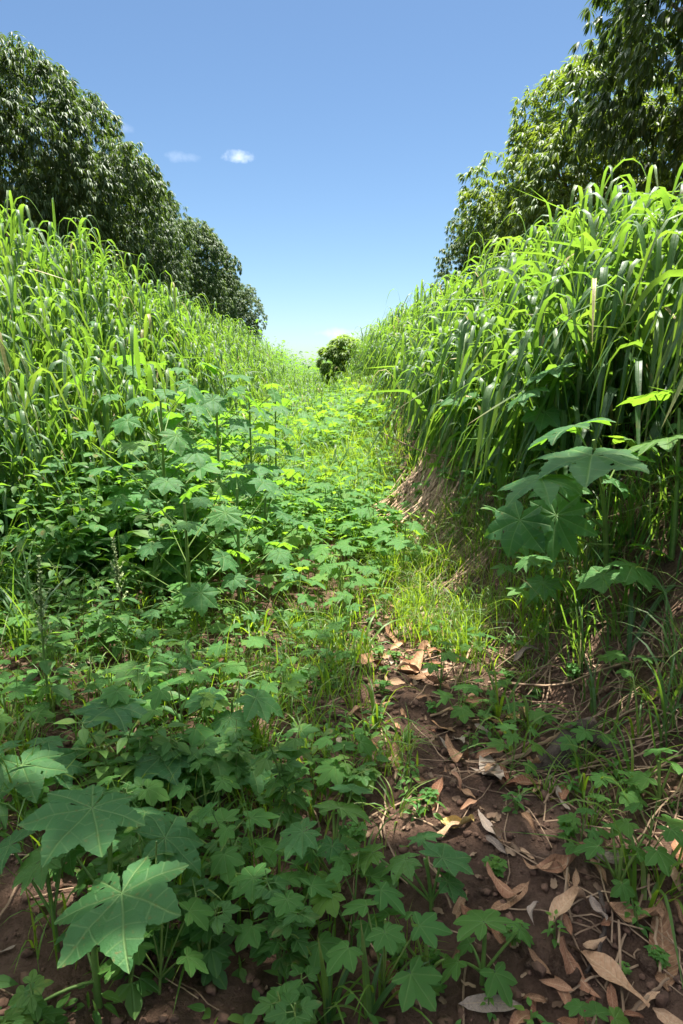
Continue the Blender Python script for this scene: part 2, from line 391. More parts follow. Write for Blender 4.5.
# ------------------------------------------------------------------ templates
def palmate(nl=7, depth=0.5, bulge=0.10, ser=0.02, n1=4, n2=8, cols=3, droop=0.25, cup=0.05, wob=0.03, seed=0, pinch=1.0):
    """palmately lobed leaf, unit radius, tip +Y, petiole at the origin"""
    r = np.random.default_rng(seed)
    if nl == 7: A = [0, 49, -49, 97, -97, 146, -146]; Ls = [1, .97, .97, .88, .88, .68, .68]
    elif nl == 9: A = [0, 38, -38, 76, -76, 113, -113, 148, -148]; Ls = [1, .98, .98, .92, .92, .82, .82, .62, .62]
    elif nl == 5: A = [0, 52, -52, 108, -108]; Ls = [1, .85, .85, .55, .55]
    else: A = [0, 58, -58]; Ls = [1, .72, .72]
    A = np.array(A, float) + r.normal(0, 3, len(A)); Ls = np.array(Ls) * r.uniform(0.92, 1.06, len(A))
    o = np.argsort(A); A = A[o]; Ls = Ls[o]
    pol = lambda a, l: np.array([math.sin(math.radians(a)) * l, math.cos(math.radians(a)) * l])
    Vs = []; Fs = []; lcs = []; n = 0
    for i in range(len(A)):
        T = pol(A[i], Ls[i])
        for sgn in (-1, 1):
            j = i + sgn
            if 0 <= j < len(A):
                am = (A[i] + A[j]) / 2; rs = depth * min(Ls[i], Ls[j]) * 1.05
            else:
                am = A[i] + sgn * min(38, (180 - abs(A[i])) * 0.8); rs = 0.30 * Ls[i] if nl > 3 else 0.42 * Ls[i]
            S = pol(am, rs)
            ax = T / np.linalg.norm(T); pr = np.array([ax[1], -ax[0]])
            if np.dot(pr, S) < 0: pr = -pr
            proj = max(0.12, np.dot(S, ax)) / Ls[i]
            E = [S * k / n1 for k in range(n1)]
            for k in range(n2 + 1):
                q = k / n2
                e = S * (1 - q) + T * q + pr * bulge * Ls[i] * math.sin(math.pi * q ** pinch)
                if 0 < k < n2: e = e + (pr * 0.8 + ax * 0.5) * ser * (1 if k % 2 else -0.6) + r.normal(0, 0.006, 2)
                E.append(e)
            E = np.array(E); m = len(E)
            tm = np.concatenate([np.linspace(0, proj * 0.9, n1, endpoint=False), np.linspace(proj * 0.9, 1, n2 + 1)])
            Mi = tm[:, None] * T[None]
            cs = np.linspace(0, 1, cols)
            P = Mi[:, None] * (1 - cs)[None, :, None] + E[:, None] * cs[None, :, None]
            lat = np.linalg.norm(P - Mi[:, None], axis=-1)
            rad = np.linalg.norm(P, axis=-1)
            z = cup * np.sin(np.clip(lat * 6, 0, 3.0)) - droop * rad ** 2 + wob * np.sin(P[..., 0] * 7 + seed) * np.cos(P[..., 1] * 6 + 2 * seed) * rad
            V = np.concatenate([P, z[..., None]], -1)
            lc = np.zeros_like(V); lc[..., 0] = lat * 2.2; lc[..., 1] = rad
            f = grid_faces(m, cols)
            # upper side outward: orient so that normals point +Z
            a, b, c = V.reshape(-1, 3)[f[m // 2 * (cols - 1) // 1 - 1][:3]]
            if np.cross(b - a, c - a)[2] < 0: f = f[:, ::-1]
            Vs.append(V.reshape(-1, 3)); lcs.append(lc.reshape(-1, 3)); Fs.append(f + n); n += V.shape[0] * V.shape[1]
    return np.concatenate(Vs), [np.concatenate(Fs)], np.concatenate(lcs)

def simple_leaf(prof, nseg, fold=0.15, droop=0.25, wave=0.0, cols=3):
    """narrow / ovate leaf of unit length along +Y; prof = [(v, halfwidth)]"""
    v = np.linspace(0, 1, nseg + 1); hw = np.interp(v, [p[0] for p in prof], [p[1] for p in prof])
    u = np.linspace(-1, 1, cols)
    X = hw[:, None] * u[None]; Y = np.repeat(v[:, None], cols, 1)
    Z = fold * np.abs(X) - droop * Y ** 2 + wave * np.sin(Y * 14) * np.abs(u)[None] * hw[:, None]
    V = np.stack([X, Y, Z], -1); lc = np.zeros_like(V); lc[..., 0] = u[None]; lc[..., 1] = v[:, None]
    return V.reshape(-1, 3), [grid_faces(nseg + 1, cols)], lc.reshape(-1, 3)

OVATE = simple_leaf([(0, .01), (.12, .17), (.32, .27), (.6, .20), (.85, .08), (1, .005)], 5, 0.25, 0.22)
LANCE = simple_leaf([(0, .01), (.15, .10), (.45, .15), (.75, .09), (1, .005)], 4, 0.3, 0.3)
MANGO = simple_leaf([(0, .02), (.3, .115), (.65, .10), (1, .006)], 3, 0.35, 0.28)
LOBE3 = palmate(3, 0.62, 0.13, 0.015, 2, 4, 2, 0.25, 0.03, 0.03, 5)
LOBE5_LOW = palmate(5, 0.46, 0.11, 0.0, 2, 3, 2, 0.22, 0.03, 0.03, 6)
CASTOR_LOW = palmate(7, 0.5, 0.12, 0.012, 2, 4, 2, 0.28, 0.04, 0.04, 9)

castor_meshes = []
for k in range(7):
    T = palmate([7, 7, 7, 9, 7, 7, 9][k], [.50, .54, .47, .52, .57, .50, .48][k], [.125, .13, .12, .10, .12, .125, .095][k], 0.013, 4, 12, 4, [.12, .24, .16, .28, .08, .34, .20][k], 0.045, 0.06, 20 + k, .72)
    T = (T[0], [T[1][0][rng.random(len(T[1][0])) > .009]], T[2])
    castor_meshes.append(make_mesh('leaf', T[0], T[1], M['castor'], T[2] + np.array([0, 0, k / 7.0])))
seed_meshes = []
for k in range(5):
    T = palmate([5, 5, 7, 5, 5][k], [.54, .60, .55, .50, .64][k], [.13, .13, .12, .13, .14][k], 0.014, 3, 6, 3, [.15, .3, .22, .1, .35][k], 0.03, 0.04, 40 + k)
    seed_meshes.append(make_mesh('leaf', T[0], T[1], M['seedling'], T[2] + np.array([0, 0, k / 5.0])))

def leaf_matrix(p, d, n, s):
    d = Vector(d).normalized(); n = Vector(n)
    x = d.cross(n).normalized(); z = x.cross(d)
    m = Matrix((x, d, z)).transposed().to_4x4()
    return Matrix.Translation(p) @ m @ Matrix.Diagonal((s, s, s, 1))

# ------------------------------------------------------------------ broad-leaved plants with separate leaves
def plant_from(name, label, cat, base, tips, meshes, stem_r=0.006, top=None, group=None, petiole_r=0.0028):
    """tips: list of (world point, radius, azimuth of the tip, droop) for each leaf"""
    root = empty(name, base, 0, label, cat, group)
    b = np.array(base)
    P = [np.array(t[0]) - b for t in tips]
    if top is None:
        zt = max(p[2] for p in P); top = np.array([np.mean([p[0] for p in P]) * 0.6, np.mean([p[1] for p in P]) * 0.6, zt * 0.93])
    mb = MB()
    path = bez((0, 0, -0.02), (top[0] * 0.15, top[1] * 0.15, top[2] * 0.55), top, 9)
    tube(mb, path, np.linspace(stem_r, stem_r * 0.55, 9), 7)
    for p in P:
        fr = min(0.97, max(0.25, (p[2] - 0.10 - 0.5 * math.hypot(p[0] - top[0], p[1] - top[1])) / max(top[2], 0.05)))
        k = int(round(fr * 8)); a = path[k]
        mid = (a + p) / 2 + np.array([0, 0, 0.02]) - 0.1 * (p - a) * np.array([0, 0, 1])
        tube(mb, bez(a, mid, p, 6), np.linspace(petiole_r * 1.25, petiole_r, 6), 5)
    obj('stem', mb.mesh('stem', M['stem']), root)
    for i, (q, rad, az, dr) in enumerate(tips):
        p = P[i]
        h = np.array([math.cos(az), math.sin(az), 0]); d = h * math.cos(dr) - np.array([0, 0, math.sin(dr)])
        n = h * math.sin(dr) + np.array([0, 0, math.cos(dr)]) + rng.normal(0, 0.12, 3)
        lf = obj('leaf', meshes[int(rng.integers(len(meshes)))], root)
        lf.matrix_local = leaf_matrix(Vector(p), d, n, rad)
    return root

def auto_tips(base, height, nleaf, rad, spread, lo=0.35, az0=None, droop=(-.05, 0.4)):
    out = []; a = U(0, 6.28) if az0 is None else az0
    for i in range(nleaf):
        f = lo + (1 - lo) * (i + 1) / nleaf
        a += 2.4 + U(-.3, .3)
        sp = spread * (1.15 - 0.6 * f) * U(.8, 1.2)
        p = np.array(base) + np.array([math.cos(a) * sp, math.sin(a) * sp, height * f * U(.94, 1.06)])
        out.append((p, rad * U(.7, 1.12) * (0.75 + 0.4 * math.sin(math.pi * min(1, f * .8))), a + U(-.4, .4), U(*droop)))
    return out

# hero plants: stem base pixel, leaves as (pixel x, pixel y, depth offset to the base, leaf width in pixels, tip azimuth deg, droop)
def hero(name, label, bpx, leaves, meshes=None, cat='plant', stem_r=0.006, base=None):
    b = gpt(*bpx) if base is None else Vector(base)
    tips = []
    for (px, py, dy, w, az, dr) in leaves:
        p = at(px, py, b.y + dy)
        dist = (p - CAM).dot(MR @ Vector((0, 0, -1)))
        rad = w / FPX * dist / 1.72
        p.z = max(p.z, b.z + 0.06)
        tips.append((np.array(p), rad, R_(az), dr))
    return plant_from(name, label, cat, b, tips, meshes or castor_meshes, stem_r)

CP = 'castor_plant'
hero(CP, 'castor seedling nearest the camera with one very broad dark green leaf, bottom left', (99, 1012),
     [(122, 893, -.02, 138, -75, .02), (28, 1012, -.06, 70, 200, .5), (150, 930, .10, 60, 20, .5), (80, 930, .08, 60, 140, .5)], stem_r=.008)
hero(CP, 'castor seedling just behind the nearest broad leaf, its top leaf tilted toward the camera', (112, 935),
     [(92, 808, 0, 118, -110, .0), (165, 838, .02, 85, 30, .3), (125, 845, .1, 70, 80, .2), (145, 812, .14, 70, 60, .4), (70, 850, .05, 60, 190, .6)], stem_r=.007)
hero(CP, 'small castor seedling with two leaves at the left edge of the foreground', (58, 955),
     [(44, 858, 0, 66, 210, .35), (10, 845, .03, 58, 170, .4), (66, 838, .06, 44, 60, .3)])
hero(CP, 'castor seedling with pale green leaves in the dappled light, left of centre foreground', (178, 808),
     [(160, 757, 0, 74, -60, .0), (214, 752, .03, 82, 10, .3), (150, 776, -.02, 60, 240, .4), (196, 735, .12, 52, 70, .2), (252, 768, .02, 62, -20, .5)])
hero(CP, 'castor seedling with a flat bright leaf right of the tall amaranth weed', (98, 768),
     [(112, 706, 0, 76, -60, .0), (84, 742, .04, 46, 170, .5), (130, 735, .04, 44, 40, .3)])
hero(CP, 'castor seedling with a light green folded leaf above the flat bright leaf', (136, 710),
     [(138, 668, 0, 66, -80, .0), (176, 660, .1, 50, 20, .3), (112, 678, .1, 40, 170, .3)])
hero(CP, 'castor seedling with overlapping leaves at the left picture edge', (25, 822),
     [(22, 765, 0, 84, -60, .2), (50, 762, .05, 66, 20, .4), (-4, 752, .05, 66, 160, .3), (44, 742, .15, 44, 80, .2)])
hero(CP, 'castor seedling with two level leaves left of the path middle', (232, 760),
     [(208, 697, 0, 52, 190, .2), (256, 698, 0, 58, -10, .3), (230, 718, -.05, 46, 260, .3), (240, 680, .12, 40, 80, .3)])
hero(CP, 'castor seedling with three leaves on one pale stem in the bottom centre', (336, 905),
     [(340, 808, 0, 62, 60, .3), (303, 832, -.02, 56, 190, .3), (352, 790, .06, 44, 80, .35), (332, 846, -.04, 30, 260, .6)])
hero(CP, 'low castor seedling with spread leaves beside the leaf litter, bottom centre right', (432, 918),
     [(405, 860, .0, 48, 180, .3), (442, 858, .0, 58, 20, .2), (372, 853, .03, 48, 170, .4), (448, 882, -.02, 40, -30, .4), (425, 838, .08, 40, 90, .3)])
hero('lobed_seedling', 'dark star-leaved seedling among brown leaves, nearest to the big stone', (482, 985),
     [(484, 922, .0, 62, 100, .25), (520, 930, .0, 36, 0, .5), (458, 962, -.02, 42, 200, .5), (494, 990, -.03, 50, -70, .4), (470, 945, .04, 30, 150, .4)], seed_meshes)
hero('lobed_seedling', 'star-leaved seedling on bare soil left of the rust leaf', (428, 985),
     [(424, 932, 0, 40, 70, .3), (402, 940, 0, 28, 180, .4), (424, 972, -.03, 40, -90, .6), (445, 960, 0, 30, 0, .4), (410, 915, .04, 26, 120, .3)], seed_meshes)
hero('lobed_seedling', 'star-leaved seedling below the dark root on the right bank', (617, 895),
     [(598, 846, 0, 42, 160, .3), (638, 852, 0, 36, 10, .3), (622, 884, -.04, 34, -90, .7), (612, 828, .05, 32, 60, .3), (645, 835, .04, 26, 30, .3)], seed_meshes)
hero('lobed_seedling', 'star-leaved seedling at the right edge beside grass tuft', (658, 812),
     [(648, 778, 0, 42, 170, .3), (672, 764, 0, 46, 20, .3), (660, 750, .04, 34, 80, .3), (635, 792, 0, 26, 200, .5)], seed_meshes)
hero(CP, 'large-leaved castor plant overhanging the right bank, its blue-green leaf spread flat', None,
     [(592, 455, -.22, 124, -120, .16), (541, 478, -.25, 84, -150, .15), (556, 515, -.15, 84, 230, 1.1), (520, 520, -.1, 70, 220, .95), (575, 425, .1, 90, 120, .25),
      (560, 485, .0, 60, 250, .7), (612, 478, .05, 60, -30, .5), (630, 440, .1, 64, 20, .3)], base=tuple(gpt(606, 585)), stem_r=.011)
hero(CP, 'castor leaf pair hanging low over the shaded soil of the right bank', (640, 606),
     [(632, 566, -.04, 70, -30, .35), (604, 575, -.05, 54, 190, .45), (652, 548, .05, 48, 40, .3)])
hero(CP, 'single dark castor leaf hanging over dry straw at the foot of the right bank', (556, 624),
     [(543, 582, -.04, 42, 250, .5), (584, 606, -.02, 40, -20, .6), (530, 560, .06, 34, 160, .4)])
hero(CP, 'castor plant with a leaf cut by the right picture edge', None,
     [(668, 438, -.05, 84, 170, .25), (655, 395, .12, 66, 100, .3), (690, 470, 0, 60, 0, .3)], base=tuple(gpt(672, 560)), stem_r=.009)
hero(CP, 'castor plant with drooping translucent leaves against the right tall grass', None,
     [(555, 368, -.1, 62, 180, .35), (528, 392, -.1, 52, 200, .4), (572, 392, .05, 50, 20, .3), (545, 412, -.05, 46, 240, .6)], base=(1.16, 3.15, float(H(1.16, 3.15))), stem_r=.01)
hero(CP, 'castor plant with grey-green leaves low in the right grass wall', None,
     [(462, 396, -.1, 48, 200, .4), (485, 402, -.1, 42, -60, .5), (448, 408, 0, 36, 170, .5), (470, 380, .1, 34, 90, .3)], base=(0.98, 4.2, float(H(.98, 4.2))), stem_r=.01)

# the bank of castor plants on the left
left_castor = [
    (205, 4.15, 1.22, 12, .150, 'tall castor plant in the sunlit left thicket, nearest the path middle'),
    (150, 3.75, 1.18, 12, .150, 'tall castor plant in the left thicket, just left of the one nearest the path'),
    (238, 5.0, 1.15, 11, .150, 'castor plant at the path side of the left thicket, catching full sun'),
    (175, 5.1, 1.36, 11, .155, 'castor plant at the back of the left thicket under tall grass'),
    (110, 4.6, 1.36, 10, .145, 'castor plant at the left end of the thicket in the grass'),
    (222, 3.35, .72, 8, .120, 'waist-high castor plant in front of the left thicket'),
    (170, 3.1, .66, 8, .110, 'waist-high castor plant below the thicket with leaves over shaded weeds'),
    (262, 6.2, 1.05, 9, .140, 'farthest castor plant of the left thicket'),
    (30, 4.0, 1.05, 8, .12, 'castor plant half hidden by grass at the left picture edge'),
    (250, 3.9, .62, 8, .105, 'low castor plant between thicket and sunlit path'),
]
for px, Y, hgt, nlf, rad, lab in left_castor:
    x = at(px + 14, 480, Y).x; b = (x, Y, float(H(x, Y)))
    hh = hgt * .93 - b[2] if hgt > 0.9 else hgt
    hh = max(hh, 0.5)
    plant_from(CP, lab, 'plant', b, auto_tips(b, hh, int(nlf * 2.3), rad * .76, 0.34, 0.08, droop=(.1, .9)), castor_meshes, .011, petiole_r=.0024)

# ------------------------------------------------------------------ repeated small plants (copied)
def seedling_proto(height, nleaf, rad, k):
    root = plant_from('lobed_seedling', 'x', 'plant', (0, 0, 0), auto_tips((0, 0, 0), height, nleaf, rad, height * .36 + .02, .45), seed_meshes, .0035, petiole_r=.0015, group='x')
    return root

def weed_proto(height, npair, size, T, mat, k, spread=0.06):
    root = empty('leafy_weed', (0, 0, 0), 0, 'x', 'weed', 'x')
    mb = MB(); st = MB()
    ns = 1 + k % 3
    pos = []; Rm = []; sc = []
    for s in range(ns):
        a0 = U(0, 6.28); ln = U(0, .45) * height if ns > 1 else U(0, .15) * height
        path = bez((0, 0, -.01), (math.cos(a0) * ln * .2, math.sin(a0) * ln * .2, height * .6), (math.cos(a0) * ln, math.sin(a0) * ln, height * U(.75, 1)), 8)
        tube(st, path, np.linspace(.0030, .0014, 8), 5)
        for i in range(npair):
            f = .22 + .78 * (i + .7) / npair; p = path[min(7, int(f * 7))]
            for q in range(2 if i < npair - 1 else 4):
                az = a0 + i * 1.57 + q * (math.pi if i < npair - 1 else 1.57) + U(-.4, .4); el = U(-.4, .35)
                d = np.array([math.cos(az) * math.cos(el), math.sin(az) * math.cos(el), math.sin(el)])
                pt = size * U(.15, .5) * (1.2 - .5 * f)
                if pt > .012: tube(st, np.array([p, p + d * pt]), .0009, 4)
                pos.append(p + d * pt); Rm.append(frames(d[None], np.array([[0, 0, 1.0]]) + rng.normal(0, .15, (1, 3)))[0]); sc.append(size * U(.65, 1.1) * (1.1 - .4 * f))
    mb.add(*inst(T, np.array(pos), np.array(Rm), np.array(sc), rng.random(len(pos))))
    obj('stem', st.mesh('stem', M['stem']), root); obj('foliage', mb.mesh('foliage', M[mat]), root)
    return root

def scatter(protos, pts, label, group, smin=.7, smax=1.25, first=None):
    for i, (x, y) in enumerate(pts):
        k = int(rng.integers(len(protos))); p = protos[k]
        loc = (x, y, float(H(x, y)) - .004)
        dup(p, loc, U(0, 6.28), U(smin, smax), label, group, (U(-.12, .12), U(-.12, .12)))

def rejection(n, x0, x1, y0, y1, fn, mind=0.0):
    out = []; tries = 0
    while len(out) < n and tries < n * 200:
        tries += 1
        x = U(x0, x1); y = U(y0, y1)
        if U(0, 1) > fn(x, y): continue
        if mind and any((x - a) ** 2 + (y - b) ** 2 < mind ** 2 for a, b in out): continue
        out.append((x, y))
    return out

def strip_c(y):      # centre line of the bare strip with leaf litter
    return 0.42 + 0.03 * np.sin(y * 2)

S = [seedling_proto(*a) for a in ((.16, 5, .055, 0), (.22, 6, .062, 1), (.12, 4, .05, 2), (.28, 7, .07, 3), (.19, 6, .058, 4))]
# the near, shaded left half
off = lambda x, y: 1.0 if x < strip_c(y) - .22 else 0.16
scatter(S, rejection(100, -1.6, .6, .88, 3.5, off, .11), 'small star-leaved seedling in the shaded foreground left of the brown leaf litter', 'star-leaved seedlings in the shaded foreground', .6, 1.1)
scatter(S, rejection(175, -1.0, .75, 3.55, 6.4, lambda x, y: 1.0 if x < .62 - .05 * (y - 3) else .1, .10), 'star-leaved seedling in the sunlit green carpet along the middle of the path', 'star-leaved seedlings in the sunlit path', .8, 1.45)
scatter(S, rejection(14, .55, 1.05, 1.3, 2.6, lambda x, y: 1, .15), 'small star-leaved seedling on the shaded soil at the foot of the right bank', 'star-leaved seedlings at the foot of the right bank', .5, .85)
Wd = [weed_proto(.26, 5, .075, OVATE, 'weed', 0), weed_proto(.20, 4, .065, OVATE, 'weed', 1), weed_proto(.34, 6, .08, OVATE, 'weed', 2), weed_proto(.30, 6, .085, LANCE, 'weed', 0)]
Wl = [weed_proto(.20, 4, .055, LOBE3, 'weed', 2), weed_proto(.15, 3, .05, LOBE3, 'weed', 1), weed_proto(.26, 5, .06, LOBE3, 'weed', 2)]
scatter(Wl, rejection(18, -.50, .12, .95, 1.75, lambda x, y: 1.0 if x < .05 else .2, .07), 'low three-lobed leafy weed in the dark bottom left corner', 'three-lobed weeds in the bottom left corner', .8, 1.3)
scatter(Wd, rejection(44, -1.6, -.1, 1.4, 3.4, lambda x, y: 1.0 if x < -.35 else .4, .10), 'small oval-leaved weed among castor seedlings on the shaded left side', 'oval-leaved weeds on the shaded left', .6, 1.1)
scatter(Wd, rejection(75, -2.3, -.6, 3.3, 5.0, lambda x, y: 1.0, .12), 'oval-leaved weed at the foot of the dark left bank', 'oval-leaved weeds at the foot of the left bank', 1.1, 1.9)
Wt = [weed_proto(.06, 3, .028, OVATE, 'seedling', 1), weed_proto(.05, 2, .024, LOBE3, 'seedling', 2)]
scatter(Wt, rejection(70, .1, .95, .88, 2.8, lambda x, y: 1.0, .06), 'tiny bright green sprout between the fallen brown leaves', 'sprouts in the leaf litter', .7, 1.4)

# grass tufts one can count
def tuft_proto(n, L, W, spread, lean, mat='short'):
    root = empty('grass_tuft', (0, 0, 0), 0, 'x', 'grass tuft', 'x')
    a = U(0, 6.28, n); r_ = spread * np.sqrt(rng.random(n))
    base = np.stack([np.cos(a) * r_, np.sin(a) * r_, np.full(n, -.01)], 1)
    V, F, lc = blades(base, a + U(-.8, .8, n), L * U(.5, 1.15, n), W * U(.7, 1.2, n), U(.05, lean, n), U(1.4, 2.7, n), U(.1, .5, n), U(.4, .7, n), 9, .35, U(-.6, .6, n))
    obj('blades', make_mesh('blades', V, F, M[mat], lc), root)
    return root
Tf = [tuft_proto(14, .28, .008, .025, .9), tuft_proto(22, .24, .006, .03, 1.0), tuft_proto(10, .36, .011, .02, .8), tuft_proto(30, .17, .004, .03, .9)]
scatter(Tf, rejection(20, .55, 1.15, 1.25, 3.2, lambda x, y: .35 + .65 * (x > .7), .1), 'short grass tuft on the bare soil beneath the right bank', 'grass tufts beneath the right bank', .5, 1.1)
scatter(Tf, rejection(60, -1.2, .3, 1.15, 3.2, lambda x, y: 1, .1), 'grass tuft between the seedlings in the shaded foreground', 'grass tufts among the foreground seedlings', .5, 1.2)
for (px, py, s, k, lab) in [(330, 1012, .62, 2, 'broad-bladed grass shoot at the bottom picture edge left of centre'), (378, 1005, .55, 2, 'broad-bladed grass shoot leaning right on bare soil near the bottom edge'),
                            (585, 800, .95, 0, 'arching grass tuft under the dark root on the right'), (530, 690, .8, 1, 'thin grass tuft in front of the curled grey leaf'),
                            (632, 798, 1.05, 0, 'arching grass tuft at the right edge behind star-leaved seedling'), (665, 900, .7, 2, 'grass tuft with one long bowed blade at right edge'), (515, 735, .8, 3, 'small grass tuft beside the yellow dead leaf'),
                            (260, 640, 1.1, 2, 'long-bladed grass tuft in the dappled light left of path'), (460, 610, 1.2, 1, 'full grass tuft at the shade line of the path'), (425, 585, 1.2, 3, 'fine grass tuft in the sun at the path bend')]:
    p = gpt(px, py); dup(Tf[k], p, U(0, 6.28), s, lab, None)
    
# broad shoots: stiffer blades
def shoot(label, bpx, spec):
    b = gpt(*bpx); root = empty('grass_shoot', b, 0, label, 'grass shoot')
    n = len(spec); az = [R_(s[0]) for s in spec]
    V, F, lc = blades(np.zeros((n, 3)) + np.array([0, 0, -.01]), az, [s[1] for s in spec], [s[2] for s in spec], [s[3] for s in spec], [s[4] for s in spec], .2, .8, 10, .4, 0.2)
    obj('blades', make_mesh('blades', V, F, M['grass'], lc), root)
shoot('pale upright grass shoot with four blades on the bottom edge', (328, 1030), [(120, .20, .018, .12, .3), (40, .17, .016, .35, .9), (170, .15, .014, .5, 1.2), (80, .14, .013, .1, .5)])
shoot('pale grass shoot with crossed blades right of the upright shoot', (368, 1022), [(100, .19, .017, .25, .5), (10, .18, .016, .55, 1.3), (60, .13, .013, .4, .9), (200, .12, .012, .6, 1.4)])
shoot('long arching grass blade reaching over the shaded soil at right', (628, 660), [(20, .55, .022, .5, 1.9), (70, .4, .018, .3, 1.2), (150, .3, .016, .5, 1.8)])

# amaranth weeds with seed spikes
def amaranth(label, bpx, height, Y=None, seeds=True):
    b = gpt(*bpx); root = empty('amaranth_weed', b, 0, label, 'weed')
    st = MB(); lf = MB(); sp = MB()
    top = np.array([U(-.02, .02), 0, height]); path = bez((0, 0, -.02), (U(-.03, .03), U(-.02, .02), height * .5), top, 12)
    tube(st, path, np.linspace(.0055, .0022, 12), 6)
    pos, Rm, sc = [], [], []
    for i in range(17):
        f = .18 + .58 * i / 17; p = path[int(f * 11)]; a = i * 2.4
        el = U(.0, .5); d = np.array([math.cos(a) * math.cos(el), math.sin(a) * math.cos(el), math.sin(el)]); pt = U(.03, .07) * (1.2 - f)
        tube(st, np.array([p, p + d * pt]), .0012, 4)
        d2 = d * np.array([1, 1, -.3]); pos.append(p + d * pt); Rm.append(frames(d2[None], np.array([[0, 0, 1.0]]))[0]); sc.append(U(.07, .12) * (1.25 - f))
    lf.add(*inst(LANCE if not seeds else OVATE, np.array(pos), np.array(Rm), np.array(sc), rng.random(len(pos))))
    obj('stem', st.mesh('stem', M['stem']), root); obj('foliage', lf.mesh('foliage', M['weed']), root)
    if seeds:
        sv = simple_leaf([(0, .1), (.5, .35), (1, .02)], 2, .5, .1)
        def spike(p0, p1, r_, n):
            t = rng.random(n)[:, None]; ax = np.array(p1) - np.array(p0); a = U(0, 6.28, n)
            side = unit(np.cross(ax, [0.3, 0.9, .1])); s2 = np.cross(unit(ax), side)
            d = side * np.cos(a)[:, None] + s2 * np.sin(a)[:, None]
            pp = np.array(p0) + ax * t + d * r_ * (1.05 - t) * .4
            sp.add(*inst(sv, pp, frames(d + unit(ax) * .8, d * -.3 + unit(ax)), np.full(n, r_ * 1.5) * U(.7, 1.2, n), rng.random(n)))
        spike(path[8], top + [0, 0, .06], .007, 170)
        for i in range(10):
            f = .62 + .3 * i / 10; p = path[int(f * 11)]; a = i * 2.4
            spike(p, p + np.array([math.cos(a) * .03, math.sin(a) * .03, .045]), .005, 40)
        obj('seed_spike', sp.mesh('seed_spike', M['seed']), root)
amaranth('tall amaranth weed with pale seed spike on bare soil at left', (53, 722), .50)
amaranth('second amaranth weed with a thin spike left of centre, behind seedlings', (120, 660), .46)
amaranth('dark-stemmed leafy weed standing in the shaded left bank', (98, 540), .62, seeds=False)
amaranth('slim leafy weed stem right of the dark-stemmed one in the left bank', (70, 545), .55, seeds=False)

# ------------------------------------------------------------------ vegetation masses
def culms(name, pts, hfn, toward, bl=(.5, .9), bw=(.022, .034), nb=7, nseg=11, mat='grass', stemw=.008):
    """tall cane grass: stems that carry long leaves bending over and hanging down"""
    mb = MB(); pts = np.asarray(pts); n = len(pts)
    g = H(pts[:, 0], pts[:, 1]); hh = hfn(pts[:, 0], pts[:, 1]) * U(.75, 1.12, n)
    ln = U(.02, .28, n); az = np.where(rng.random(n) < .65, toward + rng.normal(0, .9, n), U(0, 6.28, n))
    base = np.stack([pts[:, 0], pts[:, 1], g - .03], 1)
    bend = ln + U(.05, .35, n)
    crn = rng.random(n)
    mb.add(*blades(base, az, hh, stemw, ln, bend, 0.0, 1.0, 7, 0.9, 0.0, 0.0, crn, tip=9))
    for i in range(nb):
        f = .22 + .78 * (i + rng.random(n) * .8) / nb
        th = ln + (bend - ln) * f * .5
        P = base + (hh * f)[:, None] * np.stack([np.sin(th) * np.cos(az), np.sin(th) * np.sin(az), np.cos(th)], 1)
        a = np.where(rng.random(n) < .55, toward + rng.normal(0, 1.0, n), U(0, 6.28, n))
        L = U(*bl, n) * (1.0 - .25 * np.abs(f - .6)); up = np.clip((f - .5) * 2, 0, 1)
        t0 = U(.10, .62, n) * (1.15 - .5 * up)
        t1 = np.where(rng.random(n) < .96, U(2.55, 3.1, n), U(1.3, 2.3, n))
        s0 = U(.08, .40, n); sw = U(.18, .42, n)
        mb.add(*blades(P, a, L, U(*bw, n), t0, t1, s0, sw, nseg, .28, rng.normal(0, .7, n), rng.normal(0, .25, n), np.where(rng.random(n) < .03, 1.1, np.clip(crn * .45 + rng.random(n) * .45, 0, .9))))
    return obj(name, mb.mesh(name, M[mat]))

PI = math.pi
def rfoot(y): return .50 + .28 * np.exp(-np.clip(y - 2, 0, None) / 2.5)
# right bank
rp = rejection(600, .7, 3.2, 1.75, 6.5, lambda x, y: (1.0 if x > rfoot(y) + .42 + max(0, 2.7 - y) * .25 else 0) * (1.0 if x < 2.3 else .45) * (0 if math.hypot(x - 1.15, y - 2.45) < .48 else 1))
tag(culms('tall_grass', rp, lambda x, y: .72 + .28 * sst(x, .9, 2.2) + 0 * y, PI, (.5, .95), (.022, .044), 9, 12), kind='stuff')
rp2 = rejection(900, .55, 4.0, 6.2, 18, lambda x, y: (1.0 if x > 1.25 + .012 * (y - 6) else 0) * (1 if x < 2.2 else .4))
tag(culms('tall_grass', rp2, lambda x, y: .80 + .32 * sst(x, .9, 2.2), PI, (.5, .9), (.020, .036), 8, 9), kind='stuff')
